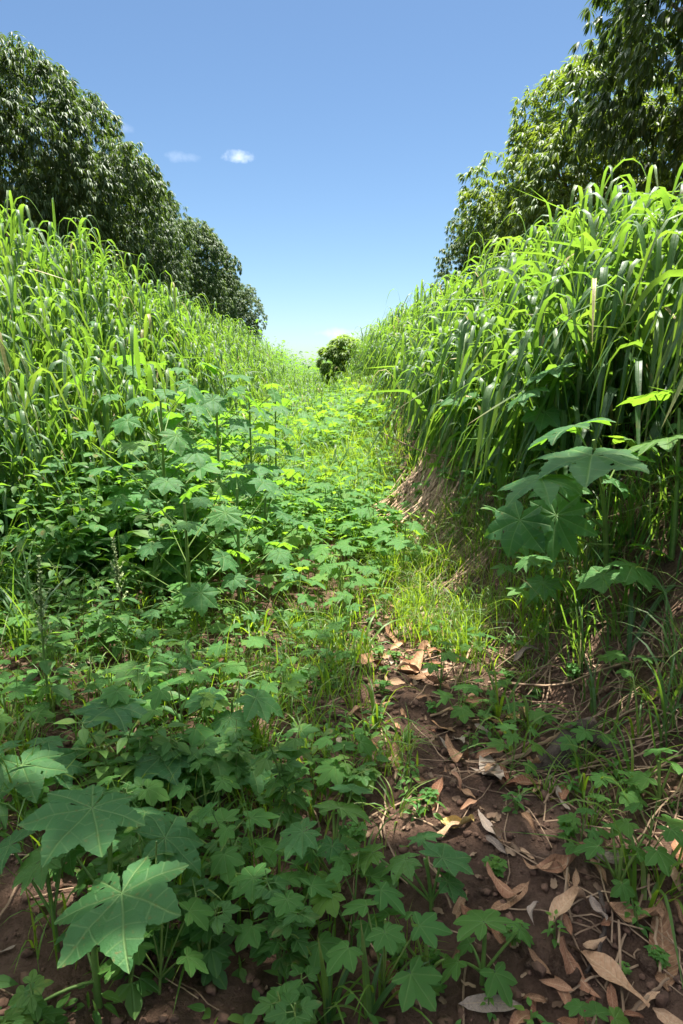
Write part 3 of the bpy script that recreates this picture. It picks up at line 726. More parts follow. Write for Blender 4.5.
# left bank
lp = rejection(560, -4.2, -1.25, 3.1, 8.0, lambda x, y: (1.0 if x < -1.35 + .35 * float(sst(y, 4.5, 8)) - max(0, 4.2 - y) * .45 else .0) * (1 if x > -3.2 else .5))
tag(culms('tall_grass', lp, lambda x, y: .92 + .38 * sst(-x, 1.4, 2.5), 0.0, (.42, .8), (.018, .038), 9, 11), kind='stuff')
lp2 = rejection(1000, -4.6, -1.0, 7.5, 22, lambda x, y: (1.0 if x < -.92 + .30 * float(sst(y, 8, 12)) else .0) * (1 if x > -2.4 else .4))
tag(culms('tall_grass', lp2, lambda x, y: .80 + .40 * sst(-x, 1.1, 2.3), 0.0, (.42, .75), (.018, .032), 8, 8), kind='stuff')
fp = rejection(900, -5, 5, 18, 60, lambda x, y: 1.0 if (abs(x) > 1.9) else 0)
tag(culms('tall_grass', fp, lambda x, y: 1.15 + 0 * x, 0.5, (.5, .8), (.025, .035), 6, 6), kind='stuff')

tl = rejection(42, -2.2, -1.3, 4.3, 5.4, lambda x, y: 1.0, .09)
tag(culms('tall_grass', tl, lambda x, y: 1.22 + 0 * x, 0.0, (.5, .85), (.026, .042), 8, 12), kind='stuff')
mp_ = rejection(1400, -1.1, 1.35, 6.5, 40, lambda x, y: max(0, min(1, (y - 5.5) / 8)))
tag(culms('tall_grass', mp_, lambda x, y: .34 + .50 * sst(y, 9, 22), 0.3, (.4, .7), (.016, .026), 6, 6), kind='stuff')
# short grass in the path
def short_grass(name, n, x0, x1, y0, y1, fn, L=(.08, .24), W=(.003, .006), mat='short', nseg=6, clump=.6):
    c = np.array(rejection(max(20, n // 14), x0, x1, y0, y1, fn))
    k = rng.integers(len(c), size=n)
    xy = c[k] + rng.normal(0, .035, (n, 2)); a = U(0, 6.28, n)
    base = np.stack([xy[:, 0], xy[:, 1], H(xy[:, 0], xy[:, 1]) - .01], 1)
    hs = (.6 + .8 * rng.random(len(c)))[k]
    V, F, lc = blades(base, a, U(*L, n) * hs, U(*W, n), U(.05, .5, n), U(.6, 2.3, n), U(.1, .5, n), U(.4, .7, n), nseg, .3, rng.normal(0, .5, n))
    return tag(obj(name, make_mesh(name, V, F, M[mat], lc)), kind='stuff')
short_grass('short_grass', 7000, -1.3, .95, 3.3, 8.0, lambda x, y: 1.0 if x < .75 else .5)
short_grass('short_grass', 3200, .35, 1.15, 2.5, 4.4, lambda x, y: 1.0 if x > .5 - (y - 2.5) * .2 else .3, (.10, .3))
short_grass('short_grass', 2600, -1.6, .25, 1.2, 3.2, lambda x, y: 1.0, (.08, .26), (.003, .007))
short_grass('short_grass', 9000, -1.5, 1.2, 7.5, 30, lambda x, y: 1, (.25, .6), (.006, .012))
short_grass('short_grass', 6000, -1.3, 1.0, 5.0, 15, lambda x, y: .5 + .5 * (vnoise(x * 1.5, y * .9, 9) > 0), (.25, .6), (.005, .010))
short_grass('short_grass', 3000, -2.6, -1.1, 2.6, 5.5, lambda x, y: 1.0, (.2, .5), (.006, .012), 'grass')
short_grass('short_grass', 1800, .9, 1.5, 1.6, 4.5, lambda x, y: 1.0, (.15, .4), (.005, .010), 'grass')

def leaf_mass(name, n, x0, x1, y0, y1, fn, hmin, hmax, nleaf, size, T, mat, spread=.5):
    c = np.array(rejection(n, x0, x1, y0, y1, fn)); n = len(c)
    h = U(hmin, hmax, n); mb = MB()
    g = H(c[:, 0], c[:, 1]); base = np.stack([c[:, 0], c[:, 1], g], 1); a0 = U(0, 6.28, n); ln = U(0, .35, n)
    cr = rng.random(n)
    mb.add(*blades(base, a0, h, .005, ln, ln + .2, 0, 1, 4, .9, rnd=cr, tip=8))
    for i in range(nleaf):
        f = .25 + .75 * (i + rng.random(n)) / nleaf
        az = a0 + i * 2.4 + U(-.4, .4, n); el = U(-.55, .35, n)
        d = np.stack([np.cos(az) * np.cos(el), np.sin(az) * np.cos(el), np.sin(el)], 1)
        sz = U(size[0], size[1], n)
        P = base + (h * f)[:, None] * np.stack([np.sin(ln) * np.cos(a0), np.sin(ln) * np.sin(a0), np.cos(ln)], 1) + d * (sz * spread * U(.3, 1.3, n))[:, None]
        mb.add(*inst(T, P, frames(d, np.array([[0, 0, 1.0]]) + rng.normal(0, .22, (n, 3))), sz, np.clip(cr * .5 + rng.random(n) * .5, 0, 1)))
    return tag(obj(name, mb.mesh(name, M[mat])), kind='stuff')
leaf_mass('ground_cover', 1100, -1.1, .85, 4.2, 9, lambda x, y: 1.0 if x < .6 else .4, .10, .30, 5, (.045, .085), LOBE5_LOW, 'seedling', .9)
leaf_mass('ground_cover', 1500, -1.5, 1.0, 8, 26, lambda x, y: 1, .2, .65, 6, (.07, .13), LOBE5_LOW, 'seedling', .9)
leaf_mass('undergrowth', 520, -3.0, -.9, 2.9, 6.0, lambda x, y: 1.0 if x < -1.0 - max(0, 3.6 - y) * .6 else .25, .25, .75, 13, (.05, .095), OVATE, 'weed', .6)
leaf_mass('undergrowth', 420, -2.3, -.55, 3.4, 8.0, lambda x, y: 1.0 if x < -.75 - max(0, 4.2 - y) * .3 else .25, .25, .75, 9, (.07, .125), CASTOR_LOW, 'castor', 1.1)
leaf_mass('undergrowth', 600, -4.5, 4.5, 24, 70, lambda x, y: 1, .9, 2.0, 10, (.14, .25), OVATE, 'weed', .8)
leaf_mass('ground_cover', 420, -1.6, .3, 1.0, 3.3, lambda x, y: 1.0 if x < .1 else .3, .03, .14, 5, (.025, .05), OVATE, 'weed', .6)
leaf_mass('undergrowth', 130, .9, 1.9, 2.6, 6.5, lambda x, y: 1.0 if x < rfoot(y) + .9 else .3, .2, .5, 6, (.05, .10), LOBE5_LOW, 'castor', 1.0)

# dry straw, soil crumbs
def straw(name, n, x0, x1, y0, y1, fn, L=(.12, .5), az=None, lift=.02, wid=(.001, .0028)):
    c = np.array(rejection(n, x0, x1, y0, y1, fn)); n = len(c); a = U(0, 6.28, n) if az is None else az + rng.normal(0, .5, n) + (rng.random(n) < .5) * PI
    l = U(*L, n); mb = MB(); m = 7; s = np.linspace(-.5, .5, m)
    X = c[:, 0:1] + np.cos(a)[:, None] * l[:, None] * s; Y = c[:, 1:2] + np.sin(a)[:, None] * l[:, None] * s
    Xs = X + rng.normal(0, .004, X.shape); Ys = Y
    hz = H(Xs, Ys); ch = hz[:, :1] * (1 - (s + .5)) + hz[:, -1:] * (s + .5)
    Z = np.maximum(hz, ch * .7 + hz * .3) + U(.002, lift, (n, 1)) + U(-.5, .5, (n, 1)) * l[:, None] * s * .12
    w = U(*wid, n)[:, None]
    sd = np.stack([-np.sin(a), np.cos(a)], 1)[:, None] * w[..., None]
    V = np.stack([np.stack([Xs - sd[..., 0], Ys - sd[..., 1], Z], -1), np.stack([Xs, Ys, Z + w], -1), np.stack([Xs + sd[..., 0], Ys + sd[..., 1], Z], -1)], 2)
    g = grid_faces(m, 3); F = (g[None] + (np.arange(n) * m * 3)[:, None, None]).reshape(-1, 4)
    lc = np.zeros(V.shape); lc[..., 2] = rng.random(n)[:, None, None]
    return tag(obj(name, make_mesh(name, V.reshape(-1, 3), F, M['straw'], lc.reshape(-1, 3))), kind='stuff')
straw('dry_straw', 480, .35, 1.5, .9, 3.3, lambda x, y: 1.0 if x > .55 else .25, (.08, .4))
straw('dry_straw', 700, .5, 1.25, 3.4, 5.4, lambda x, y: 1.0 if x > rfoot(y) + .02 else .15, (.15, .55), 0.35, .07)
M['pale_straw'] = solid_mat('pale_dry_straw', (0.20, 0.12, 0.075), (0.46, 0.32, 0.21), 0.8, 14, 0.3, 0.003, objrand=0.3)
hp = gpt(432, 492)
straw('dry_straw', 900, hp.x - .45, hp.x + .75, hp.y - .7, hp.y + .8, lambda x, y: math.exp(-((x - hp.x - .1) / .3) ** 2 - ((y - hp.y) / .45) ** 2), (.2, .6), .75, .14, (.003, .006)).data.materials[0] = M['pale_straw']
straw('dry_straw', 260, -1.8, .4, 1.1, 3.2, lambda x, y: 1.0, (.05, .2))

def blob(seed, sub=2, flat=.7, rough=.22):
    r = np.random.default_rng(seed); n1, n2 = (9, 12) if sub == 2 else (4, 6)
    th = np.linspace(0, PI, n1); ph = np.linspace(0, 2 * PI, n2 + 1)
    T, Pp = np.meshgrid(th, ph, indexing='ij')
    d = np.stack([np.sin(T) * np.cos(Pp), np.sin(T) * np.sin(Pp), np.cos(T)], -1)
    rad = np.ones(T.shape)
    for k in range(9):
        v = unit(r.normal(0, 1, 3)); c = r.uniform(.45, .85); dd = d @ v
        rad = np.where(dd > c, rad * (c / np.maximum(dd, .01)) ** .8, rad)
    rad[:, -1] = rad[:, 0]
    rad *= 1 + rough * .3 * np.sin(d[..., 0] * 5 + seed) * np.cos(d[..., 1] * 4)
    V = d * rad[..., None] * np.array([1, r.uniform(.65, .95), flat])
    lc = np.zeros_like(V); lc[..., 2] = .5
    return V.reshape(-1, 3), [grid_faces(n1, n2 + 1)[:, ::-1]], lc.reshape(-1, 3)
clod = [blob(90 + k, 1) for k in range(3)]
mbc = MB()
for k in range(3):
    c = np.array(rejection(3300, -1.5, 1.5, .75, 3.6, lambda x, y: 1.0)); n = len(c); s = .003 + .019 * rng.random(n) ** 3.2
    a = U(0, 6.28, n); Rz = np.zeros((n, 3, 3)); Rz[:, 0, 0] = np.cos(a); Rz[:, 1, 1] = np.cos(a); Rz[:, 0, 1] = -np.sin(a); Rz[:, 1, 0] = np.sin(a); Rz[:, 2, 2] = 1
    mbc.add(*inst(clod[k], np.stack([c[:, 0], c[:, 1], H(c[:, 0], c[:, 1]) + s * .25], 1), Rz, s, rng.random(n)))
tag(obj('soil_crumbs', mbc.mesh('soil_crumbs', M['clod'])), kind='stuff')

# ------------------------------------------------------------------ stones
stone_me = [make_mesh('stone', *blob(60 + k)[:2], M['stone'], blob(60 + k)[2]) for k in range(5)]
def stone(px, py, size, label, group=None, k=0):
    p = gpt(px, py); o = obj('stone', stone_me[k % 5], None, (p.x, p.y, p.z + size * .12)); o.scale = (size,) * 3; o.rotation_euler = (U(-.3, .3), U(-.3, .3), U(0, 6.28))
    tag(o, label, 'stone', group)
stone(562, 972, .050, 'largest rounded brown stone beside the long tan leaf, bottom right', None, 0)
stone(530, 955, .028, 'dark stone left of the largest brown stone', None, 1)
stone(532, 970, .018, 'small pale stone touching the largest brown stone', None, 2)
stone(648, 968, .034, 'angular brown stone between the two long tan leaves', None, 3)
stone(512, 1012, .030, 'dark stone at the bottom edge right of the star-leaved seedling', None, 4)
stone(130, 985, .045, 'reddish clod-like stone beside the nearest castor stem', None, 1)
for i, (x, y) in enumerate(rejection(34, -1.2, 1.0, 1.0, 2.8, lambda x, y: 1, .08)):
    o = obj('stone', stone_me[i % 5], None, (x, y, float(H(x, y)) + .004)); s = U(.010, .022); o.scale = (s,) * 3; o.rotation_euler = (U(-.4, .4), U(-.4, .4), U(0, 6.28))
    tag(o, 'pebble-sized brown stone lying loose on the foreground soil', 'stone', 'pebbles on the foreground soil')

# ------------------------------------------------------------------ fallen leaves
def dead_mesh(L, W, bend, curl, wavy, mat, seed, tw=0.0):
    r = np.random.default_rng(seed); nv, nu = 15, 7
    v = np.linspace(0, 1, nv); u = np.linspace(-1, 1, nu)
    hw = W * .5 * np.interp(v, [0, .04, .15, .4, .7, .9, 1], [.05, .08, .62, 1, .82, .36, .02])
    th = bend * (v - .5) + .25 * np.sin(v * 5 + seed)
    z0 = np.cumsum(np.sin(th)) * L / nv; y0 = np.cumsum(np.cos(th)) * L / nv; y0 -= y0.mean(); z0 -= z0.min()
    V = np.zeros((nv, nu, 3))
    for j, uu in enumerate(u):
        ang = curl * uu * (0.6 + .8 * v)
        w = hw * (np.sin(ang) / (curl * (0.6 + .8 * v) + 1e-6)) if abs(curl) > .01 else hw * uu
        zz = hw * (1 - np.cos(ang)) / (abs(curl) * .9 + .05) * (1 if curl > 0 else -1) + wavy * W * np.sin(v * 11 + seed + uu) * abs(uu) * .5
        c, s = np.cos(tw * (v - .5)), np.sin(tw * (v - .5))
        V[:, j, 0] = w * c - zz * s; V[:, j, 1] = y0; V[:, j, 2] = z0 + zz * c + w * s
    V[..., 2] -= V[..., 2].min()
    V[..., 0] += r.normal(0, .0012, (nv, nu))
    lc = np.zeros_like(V); lc[..., 0] = u[None]; lc[..., 1] = v[:, None]; lc[..., 2] = r.random()
    me = make_mesh('dead_leaf', V.reshape(-1, 3), grid_faces(nv, nu), M[mat], lc.reshape(-1, 3))
    return me
DM = {}
for mat in ('dead', 'dead_red', 'dead_grey', 'dead_yellow'):
    DM[mat] = [dead_mesh(1, .25, .5, .5, .3, mat, 1), dead_mesh(1, .30, -.5, .9, .25, mat, 2, .5), dead_mesh(1, .26, 1.2, -.8, .35, mat, 3, -.5), dead_mesh(1, .24, .2, .3, .2, mat, 4), dead_mesh(1, .34, 1.6, 1.5, .4, mat, 5, 1.0), dead_mesh(1, .28, -1.1, 1.3, .3, mat, 6, -.8)]

def lay(me, x, y, L, az, label, group=None, roll=.25, up=0.004):
    n = Hn(x, y); n = (n + Vector(rng.normal(0, roll * .4, 3))).normalized()
    d = Vector((math.cos(az), math.sin(az), 0)); d = (d - n * d.dot(n)).normalized(); xx = d.cross(n)
    m = Matrix((xx, d, n)).transposed().to_4x4()
    o = obj('dead_leaf', me); o.matrix_world = Matrix.Translation((x, y, float(H(x, y)) + up)) @ m @ Matrix.Diagonal((L, L, L, 1))
    return tag(o, label, 'dead leaf', group)

def pdead(p0, p1, mat, k, label, wide=1.0):
    """a fallen leaf laid from one pixel to another"""
    a = gpt(*p0); b = gpt(*p1); c = (a + b) / 2; L = (b - a).length
    o = lay(DM[mat][k], c.x, c.y, L * 1.2, math.atan2(b.y - a.y, b.x - a.x), label, None, .1, .012)
    return o
pdead((640, 1024), (565, 940), 'dead', 0, 'long pointed tan leaf lying diagonally at the bottom right')
pdead((667, 992), (660, 915), 'dead', 3, 'straight tan-pink leaf pointing up at right of the diagonal leaf')
pdead((550, 942), (588, 902), 'dead', 5, 'rolled light brown leaf just above the diagonal tan leaf')
pdead((534, 882), (590, 872), 'dead_red', 4, 'rust-brown wavy leaf lying level beneath the star-leaved seedling')
pdead((556, 985), (572, 1024), 'dead_red', 1, 'rust-red folded leaf at the bottom edge')
pdead((650, 858), (680, 905), 'dead', 5, 'curled striped brown leaf at the right edge')
pdead((676, 850), (683, 878), 'dead_red', 1, 'orange-brown leaf cut by the right edge')
pdead((672, 905), (683, 930), 'dead', 1, 'pale brown leaf under the long bowed grass blade')
pdead((506, 728), (526, 710), 'dead_yellow', 3, 'yellow-tan dead leaf lying alone on the soil strip')
pdead((513, 672), (540, 655), 'dead_grey', 5, 'curled grey leaf on the straw at the foot of the right bank')
pdead((352, 680), (384, 668), 'dead', 1, 'broad tan leaf at the far left of the soil strip, near the sun patch')
pdead((398, 674), (428, 664), 'dead', 4, 'curled tan leaf right of the broad tan leaf')
pdead((446, 755), (468, 775), 'dead', 2, 'pinkish brown leaf on the soil strip left of the yellow leaf')
pdead((428, 702), (434, 718), 'dead', 0, 'small tan leaf standing by the seedlings at the strip edge')
pdead((486, 845), (506, 862), 'dead_grey', 1, 'crumpled pale leaf in the middle of the litter')
pdead((440, 822), (478, 832), 'dead_yellow', 4, 'yellowish torn leaf under a seedling in the litter')
pdead((520, 820), (536, 842), 'dead', 5, 'dark folded brown leaf above the rust-brown leaf')
pdead((484, 885), (520, 915), 'dead_red', 2, 'red-brown leaf left of the rolled leaf')
pdead((590, 905), (604, 938), 'dead_grey', 4, 'broken silver-grey leaf between stone and tan leaves')
pdead((386, 970), (398, 1010), 'dead_red', 0, 'thin rust leaf on bare soil by the crossed grass blades')
pdead((484, 760), (500, 800), 'dead_grey', 3, 'grey-tan leaf beside the strip below the root')
pdead((600, 915), (655, 935), 'dead', 4, 'flat tan leaf partly under the diagonal leaf')
pdead((350, 865), (382, 890), 'dead', 2, 'tan leaf leaning on soil behind the three-leaved castor')
cnt = 0
def litter(x, y): return math.exp(-((x - strip_c(y) - .06) / .17) ** 2)
for (x, y) in rejection(140, .05, 1.0, .86, 3.3, lambda x, y: litter(x, y), .035):
    mat = ['dead', 'dead', 'dead', 'dead_red', 'dead_grey', 'dead_red'][int(rng.integers(6))]
    lay(DM[mat][int(rng.integers(6))], x, y, U(.05, .15), U(0, 6.28), 'brown dead leaf lying in the litter strip on the right of the path', 'dead leaves of the litter strip', .6, .006 + U(0, .012))
for (x, y) in rejection(26, -1.3, .1, 1.1, 2.8, lambda x, y: 1, .1):
    lay(DM[['dead', 'dead_grey', 'dead_red'][int(rng.integers(3))]][int(rng.integers(6))], x, y, U(.05, .10), U(0, 6.28), 'brown dead leaf lying on soil under the seedlings at left', 'dead leaves under the left seedlings', .4, .005)

c = np.array(rejection(480, -.9, 1.2, .82, 3.5, lambda x, y: .12 + .88 * litter(x, y))); n = len(c); mbl = MB()
bit = simple_leaf([(0, .25), (.2, .42), (.5, .30), (.8, .38), (1, .2)], 4, .5, -.35, .4)
a = U(0, 6.28, n); d = np.stack([np.cos(a), np.sin(a), U(-.35, .35, n)], 1)
mbl.add(*inst(bit, np.stack([c[:, 0], c[:, 1], H(c[:, 0], c[:, 1]) + .004], 1), frames(d, np.array([[0, 0, 1.0]]) + rng.normal(0, .35, (n, 3))), U(.010, .030, n)[:, None] * np.stack([U(.5, 1.1, n), np.ones(n), np.ones(n)], 1), rng.random(n)))
tag(obj('leaf_litter', mbl.mesh('leaf_litter', M['straw'])), kind='stuff')

# ------------------------------------------------------------------ stalks, twigs, root
def stalk(name, label, pts, r0, r1, mat, cat, lift=.015, n=6):
    P = []
    for q in pts:
        if len(q) == 2: g = gpt(*q); P.append((g.x, g.y, g.z + lift))
        else: P.append(tuple(at(q[0], q[1], q[2])))
    P = np.array(P); m = 5 * (len(P) - 1) + 1; t = np.linspace(0, len(P) - 1, m)
    Q = np.stack([np.interp(t, np.arange(len(P)), P[:, i]) for i in range(3)], 1)
    K = np.array([.25, .5, .25])
    for _ in range(3): Q[1:-1] = .25 * Q[:-2] + .5 * Q[1:-1] + .25 * Q[2:]
    r0 *= 1.35; r1 *= 1.35
    Q[1:-1] += rng.normal(0, r0 * .3, Q[1:-1].shape)
    o0 = Q.mean(0); mb = MB(); tube(mb, Q - o0, np.linspace(r0, r1, m), n)
    return tag(obj(name, mb.mesh(name, M[mat]), None, o0), label, cat)
stalk('dry_stalk', 'long pale dry stalk lying across the right bank foot', [(488, 688), (560, 692), (620, 672), (683, 660)], .004, .0025, 'straw', 'stalk')
stalk('dry_stalk', 'broken straw-coloured stalk leading to the dark root', [(500, 772), (535, 752), (560, 737)], .006, .004, 'straw', 'stalk')
stalk('dry_stalk', 'bleached thin twig crossing the bottom right corner', [(620, 1030), (650, 1000), (668, 985)], .003, .002, 'straw', 'twig')
stalk('dry_stalk', 'dry stalk slanting up from root to right edge', [(590, 735), (640, 715), (683, 690)], .004, .002, 'straw', 'stalk')
stalk('dry_stalk', 'pale stalk pointing to the right edge above the grass tuft', [(650, 712), (683, 728)], .003, .002, 'straw', 'twig')
stalk('dry_stalk', 'reddish bare stem arching out of the far right straw heap', [(470, 462, 4.6), (430, 456, 4.7), (384, 434, 4.9)], .006, .003, 'straw', 'stem')
stalk('dry_stalk', 'broken dry branch lying in the dark left bank', [(44, 496, 4.0), (60, 500, 3.98), (78, 508, 3.95)], .016, .011, 'bark', 'branch')
stalk('dry_stalk', 'brown twig on the soil behind the three-leaved castor seedling', [(345, 862), (380, 868), (408, 892)], .005, .003, 'straw', 'twig')
stalk('dry_stalk', 'dark curved twig over the litter beside the rolled leaf', [(598, 900), (606, 930), (598, 965), (585, 985)], .004, .003, 'root', 'twig')
for (a, b) in [((440, 640), (520, 668)), ((470, 655), (450, 700)), ((520, 640), (560, 600)), ((560, 650), (640, 610)), ((430, 720), (470, 700)), ((600, 640), (683, 640))]:
    stalk('dry_stalk', 'thin dry grass stalk strewn at the foot of the right bank', [a, ((a[0] + b[0]) / 2 + U(-6, 6), (a[1] + b[1]) / 2 + U(-4, 4)), b], .0035, .002, 'straw', 'stalk')['group'] = 'thin stalks at the foot of the right bank'

# dark forked root
gr = gpt(580, 760); root = empty('tree_root', gr, 0, 'dark weathered forked root arching out of the soil on the right', 'root')
def rootpath(pts, rad, name):
    P = np.array([np.array(at(p[0], p[1], gr.y + p[2])) for p in pts]) - np.array(gr)
    m = 22; t = np.linspace(0, len(P) - 1, m); Q = np.stack([np.interp(t, np.arange(len(P)), P[:, i]) for i in range(3)], 1)
    for _ in range(3): Q[1:-1] = .25 * Q[:-2] + .5 * Q[1:-1] + .25 * Q[2:]
    r = np.interp(np.linspace(0, 1, m), np.linspace(0, 1, len(rad)), rad)
    mb = MB(); tube(mb, Q, r, 14)
    V = mb.V[0]; V += .18 * r.mean() * np.stack([vnoise(V[:, 0] * 60, V[:, 2] * 22, 5), vnoise(V[:, 1] * 60, V[:, 2] * 22, 6), vnoise(V[:, 0] * 50, V[:, 1] * 50, 7)], 1) * 3
    obj(name, mb.mesh(name, M['root']), root)
rootpath([(534, 778, -.05), (552, 764, -.03), (566, 742, 0), (582, 727, .02), (592, 724, .04)], [.030, .036, .033, .028, .018], 'limb')
rootpath([(584, 730, .02), (600, 740, .0), (618, 754, -.03), (634, 768, -.05)], [.026, .021, .017, .013], 'fork')
rootpath([(556, 762, -.03), (570, 765, -.05), (584, 776, -.08)], [.024, .018, .010], 'fork')

# ------------------------------------------------------------------ mango trees
def crown_mesh(rx, rz, zc, nlobe, ncl, seed, mat, low=.25, leaf=(.15, .23), shift=(0, 0, 0)):
    r = np.random.default_rng(seed); C = []; 
    i = 0
    while len(C) < nlobe:
        d = unit(r.normal(0, 1, 3)); 
        if d[2] < -low - .35: continue
        q = r.uniform(.70, 1.0) if r.random() < .8 else r.uniform(.2, .6)
        bul = 1 + .16 * math.sin(3 * math.atan2(d[1], d[0]) + seed) * (1 - abs(d[2]))
        c = d * np.array([rx * bul, rx * bul, rz]) * q * .86
        if i < 6000 and any(np.linalg.norm(c - o[0]) < .115 * (rx + rz) * .58 for o in C): i += 1; continue
        C.append((c + np.array(shift), r.uniform(.65, 1.1) * (rx / 4)))
    pos, dirs = [], []
    for c, rl in C:
        d = unit(r.normal(0, 1, (ncl * 3, 3))); out = unit(c - np.array(shift))
        sc = d @ out * .65 + d[:, 2] * .3
        d = d[np.argsort(-sc + r.normal(0, .35, len(d)))[:ncl]]
        pos.append(c + d * rl * np.array([1.05, 1.05, .95]) * r.uniform(.72, 1.08, (len(d), 1))); dirs.append(unit(d + out * .6))
    pos = np.concatenate(pos) + np.array([0, 0, zc]); dirs = np.concatenate(dirs); n = len(pos)
    mb = MB(); crn = r.random(n)
    patch = np.clip(.5 + 1.1 * vnoise(pos[:, 0] * 1.1 + pos[:, 2] * .6, pos[:, 1] * 1.1 - pos[:, 2] * .7, seed), 0, 1)
    nl = 9
    for k in range(nl):
        az = 2 * PI * k / nl + r.uniform(-.35, .35, n); a = r.uniform(.25, 1.35, n)
        h = np.stack([np.cos(az), np.sin(az), np.zeros(n)], 1)
        d = h * np.cos(a)[:, None] - np.array([0, 0, 1.0]) * np.sin(a)[:, None] + dirs * .45
        nn = unit(np.array([[0, 0, 1.0]]) + h * .4 + r.normal(0, .15, (n, 3)))
        mb.add(*inst(MANGO, pos + unit(d) * .02, frames(d, nn), r.uniform(*leaf, n), np.clip(.35 * crn + .3 * r.random(n) + .35 * patch, 0, 1)))
    return mb.mesh('crown', M[mat]), C

def trunk_mesh(C, zc, seed, r0=.22):
    r = np.random.default_rng(seed); mb = MB()
    fork = np.array([r.uniform(-.2, .2), r.uniform(-.2, .2), zc * .34])
    tube(mb, bez((0, 0, -.15), (fork[0] * .2, fork[1], fork[2] * .5), fork, 8), np.linspace(r0 * 1.25, r0 * .85, 8), 12)
    idx = r.permutation(len(C))[:16]
    for k in idx:
        e = C[k][0] + np.array([0, 0, zc]); mid = fork + (e - fork) * .5 + np.array([0, 0, r.uniform(.2, .7)])
        p = bez(fork - [0, 0, .1], mid, e, 9); tube(mb, p, np.linspace(r0 * .45, r0 * .09, 9), 8)
        for q in range(3):
            b = p[4 + q]; e2 = b + (r.normal(0, .7, 3) + np.array([0, 0, .2])) * zc / 5; tube(mb, bez(b, (b + e2) / 2 + r.normal(0, .02 * zc, 3), e2, 5), np.linspace(r0 * .15, r0 * .05, 5), 5)
    return mb.mesh('trunk', M['bark'])

crowns = {}
def crown(key, *a, **kw):
    if key not in crowns: crowns[key] = crown_mesh(*a, **kw)
    return crowns[key]
def tree(label, x, y, key, spec, rz=0.0, sc=1.0, name='mango_tree', group='mango trees along the path', cat='tree'):
    me, C = crown(key, *spec)
    g = float(H(x, y)); root = empty(name, (x, y, g), rz, label, cat, group); root.scale = sc if isinstance(sc, tuple) else (sc,) * 3
    if (key, 't') not in crowns: crowns[(key, 't')] = trunk_mesh(C, spec[2], spec[5])
    obj('trunk', crowns[(key, 't')], root); obj('crown', me, root)
A = (4.0, 3.9, 4.3, 120, 74, 3, 'mango'); B = (4.2, 3.7, 4.1, 120, 74, 8, 'mango')
Cc = (3.6, 3.5, 4.3, 90, 60, 14, 'mango_sunlit'); Dd = (3.9, 4.0, 5.6, 120, 62, 21, 'mango'); E = (3.1, 2.0, 7.1, 46, 42, 33, 'mango', .25, (.15, .23), (-3.0, 1.0, 0))
tree('dense dark mango tree, nearest of the row on the left bank', -7.7, 19.5, 'A', A, 0.4, (.84, .84, 1.02))
tree('second mango tree of the left row, its crown stepping down behind the nearest', -7.5, 27.5, 'B', B, 1.2, (.76, .76, 1.02))
tree('third mango tree of the left row, half hidden by the second', -7.1, 38.0, 'A', A, 3.0, (.84, .84, 1.0))
tree('fourth and smallest-looking mango tree at the far end of the left row', -6.8, 51.0, 'B', B, 4.0, (.80, .80, .86))
tree('tall dark mango tree at the top right corner with hanging leaves and bare limbs', 8.15, 10.6, 'D', Dd, 0.8)
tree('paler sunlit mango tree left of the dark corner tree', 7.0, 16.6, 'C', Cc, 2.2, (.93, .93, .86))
tree('low dark mango tree at the far end of the right row', 8.0, 26.0, 'B', B, 0.5, .78)
tree('mango tree whose high canopy overhangs the near right bank and shades the foreground', 2.75, 1.7, 'E', E, 0.2)

BUSH = (1.0, 1.0, 1.2, 26, 40, 51, 'mango_sunlit')
cb = at(346, 372, 21.0)
me, C = crown_mesh(1.0, 1.0, .95, 60, 34, 55, 'bush', .6, (.10, .18))
rb = empty('round_bush', (cb.x, cb.y, float(H(cb.x, cb.y)) + .1), 0, 'round leafy bush standing at the far end of the path against the sky', 'bush')
rb.scale = (.82, .82, .76)
obj('trunk', trunk_mesh(C, 1.05, 5, .05), rb); obj('crown', me, rb)

# remove the prototypes that stay at the origin
for p in S + Wd + Wl + Wt + Tf:
    for ch in list(p.children): bpy.data.objects.remove(ch)
    bpy.data.objects.remove(p)

# ------------------------------------------------------------------ light, sky
SUN_AZ, SUN_EL = R_(28), R_(75)
sd = Vector((math.sin(SUN_AZ) * math.cos(SUN_EL), math.cos(SUN_AZ) * math.cos(SUN_EL), math.sin(SUN_EL)))
sl = bpy.data.lights.new('sun', 'SUN'); sl.energy = 5.0; sl.angle = R_(.53); sl.color = (1.0, .95, .86)
so = bpy.data.objects.new('sun', sl); COL.objects.link(so); so.rotation_euler = sd.to_track_quat('Z', 'Y').to_euler(); so.location = (0, 0, 30)
w = bpy.data.worlds.new('World'); scene.world = w; w.use_nodes = True
t = w.node_tree; t.nodes.clear()
sky = N(t, 'ShaderNodeTexSky', sky_type='NISHITA'); sky.sun_disc = False; sky.sun_elevation = SUN_EL; sky.sun_rotation = SUN_AZ
sky.altitude = 200; sky.air_density = 0.85; sky.dust_density = 0.5; sky.ozone_density = 1.7
tc = N(t, 'ShaderNodeTexCoord')
nz = N(t, 'ShaderNodeTexNoise'); nz.inputs['Scale'].default_value = 42; nz.inputs['Detail'].default_value = 8; nz.inputs['Roughness'].default_value = .6
t.links.new(tc.outputs['Generated'], nz.inputs['Vector'])
mask = None
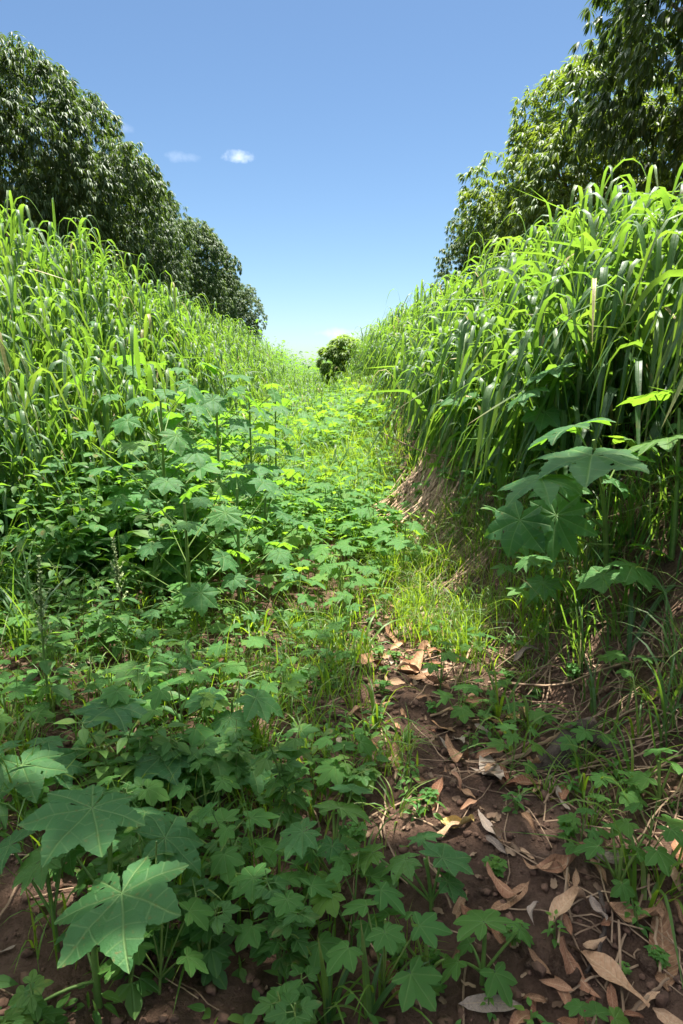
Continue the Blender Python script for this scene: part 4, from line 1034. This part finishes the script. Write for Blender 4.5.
for (px, py, rx, ry, st) in [(238, 156, .030, .011, .6), (182, 157, .03, .010, .15), (342, 334, .05, .012, .3), (124, 128, .016, .009, .14)]:
    d = ray(px, py).normalized(); rgt = Vector((d.y, -d.x, 0)).normalized(); up = rgt.cross(d)
    def dot(v):
        n = N(t, 'ShaderNodeVectorMath', operation='DOT_PRODUCT'); t.links.new(tc.outputs['Generated'], n.inputs[0]); n.inputs[1].default_value = v; return n.outputs['Value']
    a = math_(t, 'POWER', math_(t, 'ABSOLUTE', math_(t, 'DIVIDE', dot(rgt), rx)), 2.0); b = math_(t, 'POWER', math_(t, 'ABSOLUTE', math_(t, 'DIVIDE', dot(up), ry)), 2.0)
    front = math_(t, 'GREATER_THAN', dot(d), 0.5)
    e = math_(t, 'SUBTRACT', 1.0, math_(t, 'ADD', a, b), True)
    m_ = math_(t, 'MULTIPLY', math_(t, 'MULTIPLY', math_(t, 'MULTIPLY', math_(t, 'SUBTRACT', math_(t, 'ADD', math_(t, 'MULTIPLY', e, 0.8), math_(t, 'MULTIPLY', nz.outputs[0], 1.7)), 1.15), 1.3, True), math_(t, 'MULTIPLY', front, math_(t, 'POWER', e, 0.5))), st)
    mask = m_ if mask is None else math_(t, 'MAXIMUM', mask, m_)
# bright broken cloud added overhead, out of view, to lift the shade
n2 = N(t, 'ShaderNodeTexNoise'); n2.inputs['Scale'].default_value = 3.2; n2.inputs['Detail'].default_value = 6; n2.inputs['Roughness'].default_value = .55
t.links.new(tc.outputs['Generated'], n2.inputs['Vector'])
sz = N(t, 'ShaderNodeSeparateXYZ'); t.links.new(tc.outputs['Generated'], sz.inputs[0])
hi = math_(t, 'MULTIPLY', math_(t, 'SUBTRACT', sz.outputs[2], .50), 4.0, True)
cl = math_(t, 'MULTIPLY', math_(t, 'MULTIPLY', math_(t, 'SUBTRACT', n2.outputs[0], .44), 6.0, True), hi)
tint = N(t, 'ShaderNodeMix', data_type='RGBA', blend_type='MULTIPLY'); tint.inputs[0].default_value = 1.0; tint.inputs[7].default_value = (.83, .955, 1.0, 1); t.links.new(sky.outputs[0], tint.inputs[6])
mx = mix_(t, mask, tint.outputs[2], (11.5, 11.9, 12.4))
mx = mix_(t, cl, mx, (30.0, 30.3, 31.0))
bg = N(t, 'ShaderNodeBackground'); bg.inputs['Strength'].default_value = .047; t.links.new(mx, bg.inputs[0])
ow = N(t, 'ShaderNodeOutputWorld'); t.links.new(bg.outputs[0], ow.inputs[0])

vs = scene.view_settings; vs.view_transform = 'Standard'; vs.look = 'None'; vs.exposure = 1.85; vs.gamma = 1.0; vs.use_curve_mapping = False
scene.display_settings.display_device = 'sRGB'
cy = scene.cycles
cy.max_bounces = 7; cy.diffuse_bounces = 4; cy.glossy_bounces = 2; cy.transmission_bounces = 5; cy.transparent_max_bounces = 4
cy.use_denoising = True; cy.use_adaptive_sampling = True; cy.adaptive_threshold = 0.01
cy.sample_clamp_indirect = 6.0; cy.caustics_reflective = False; cy.caustics_refractive = False
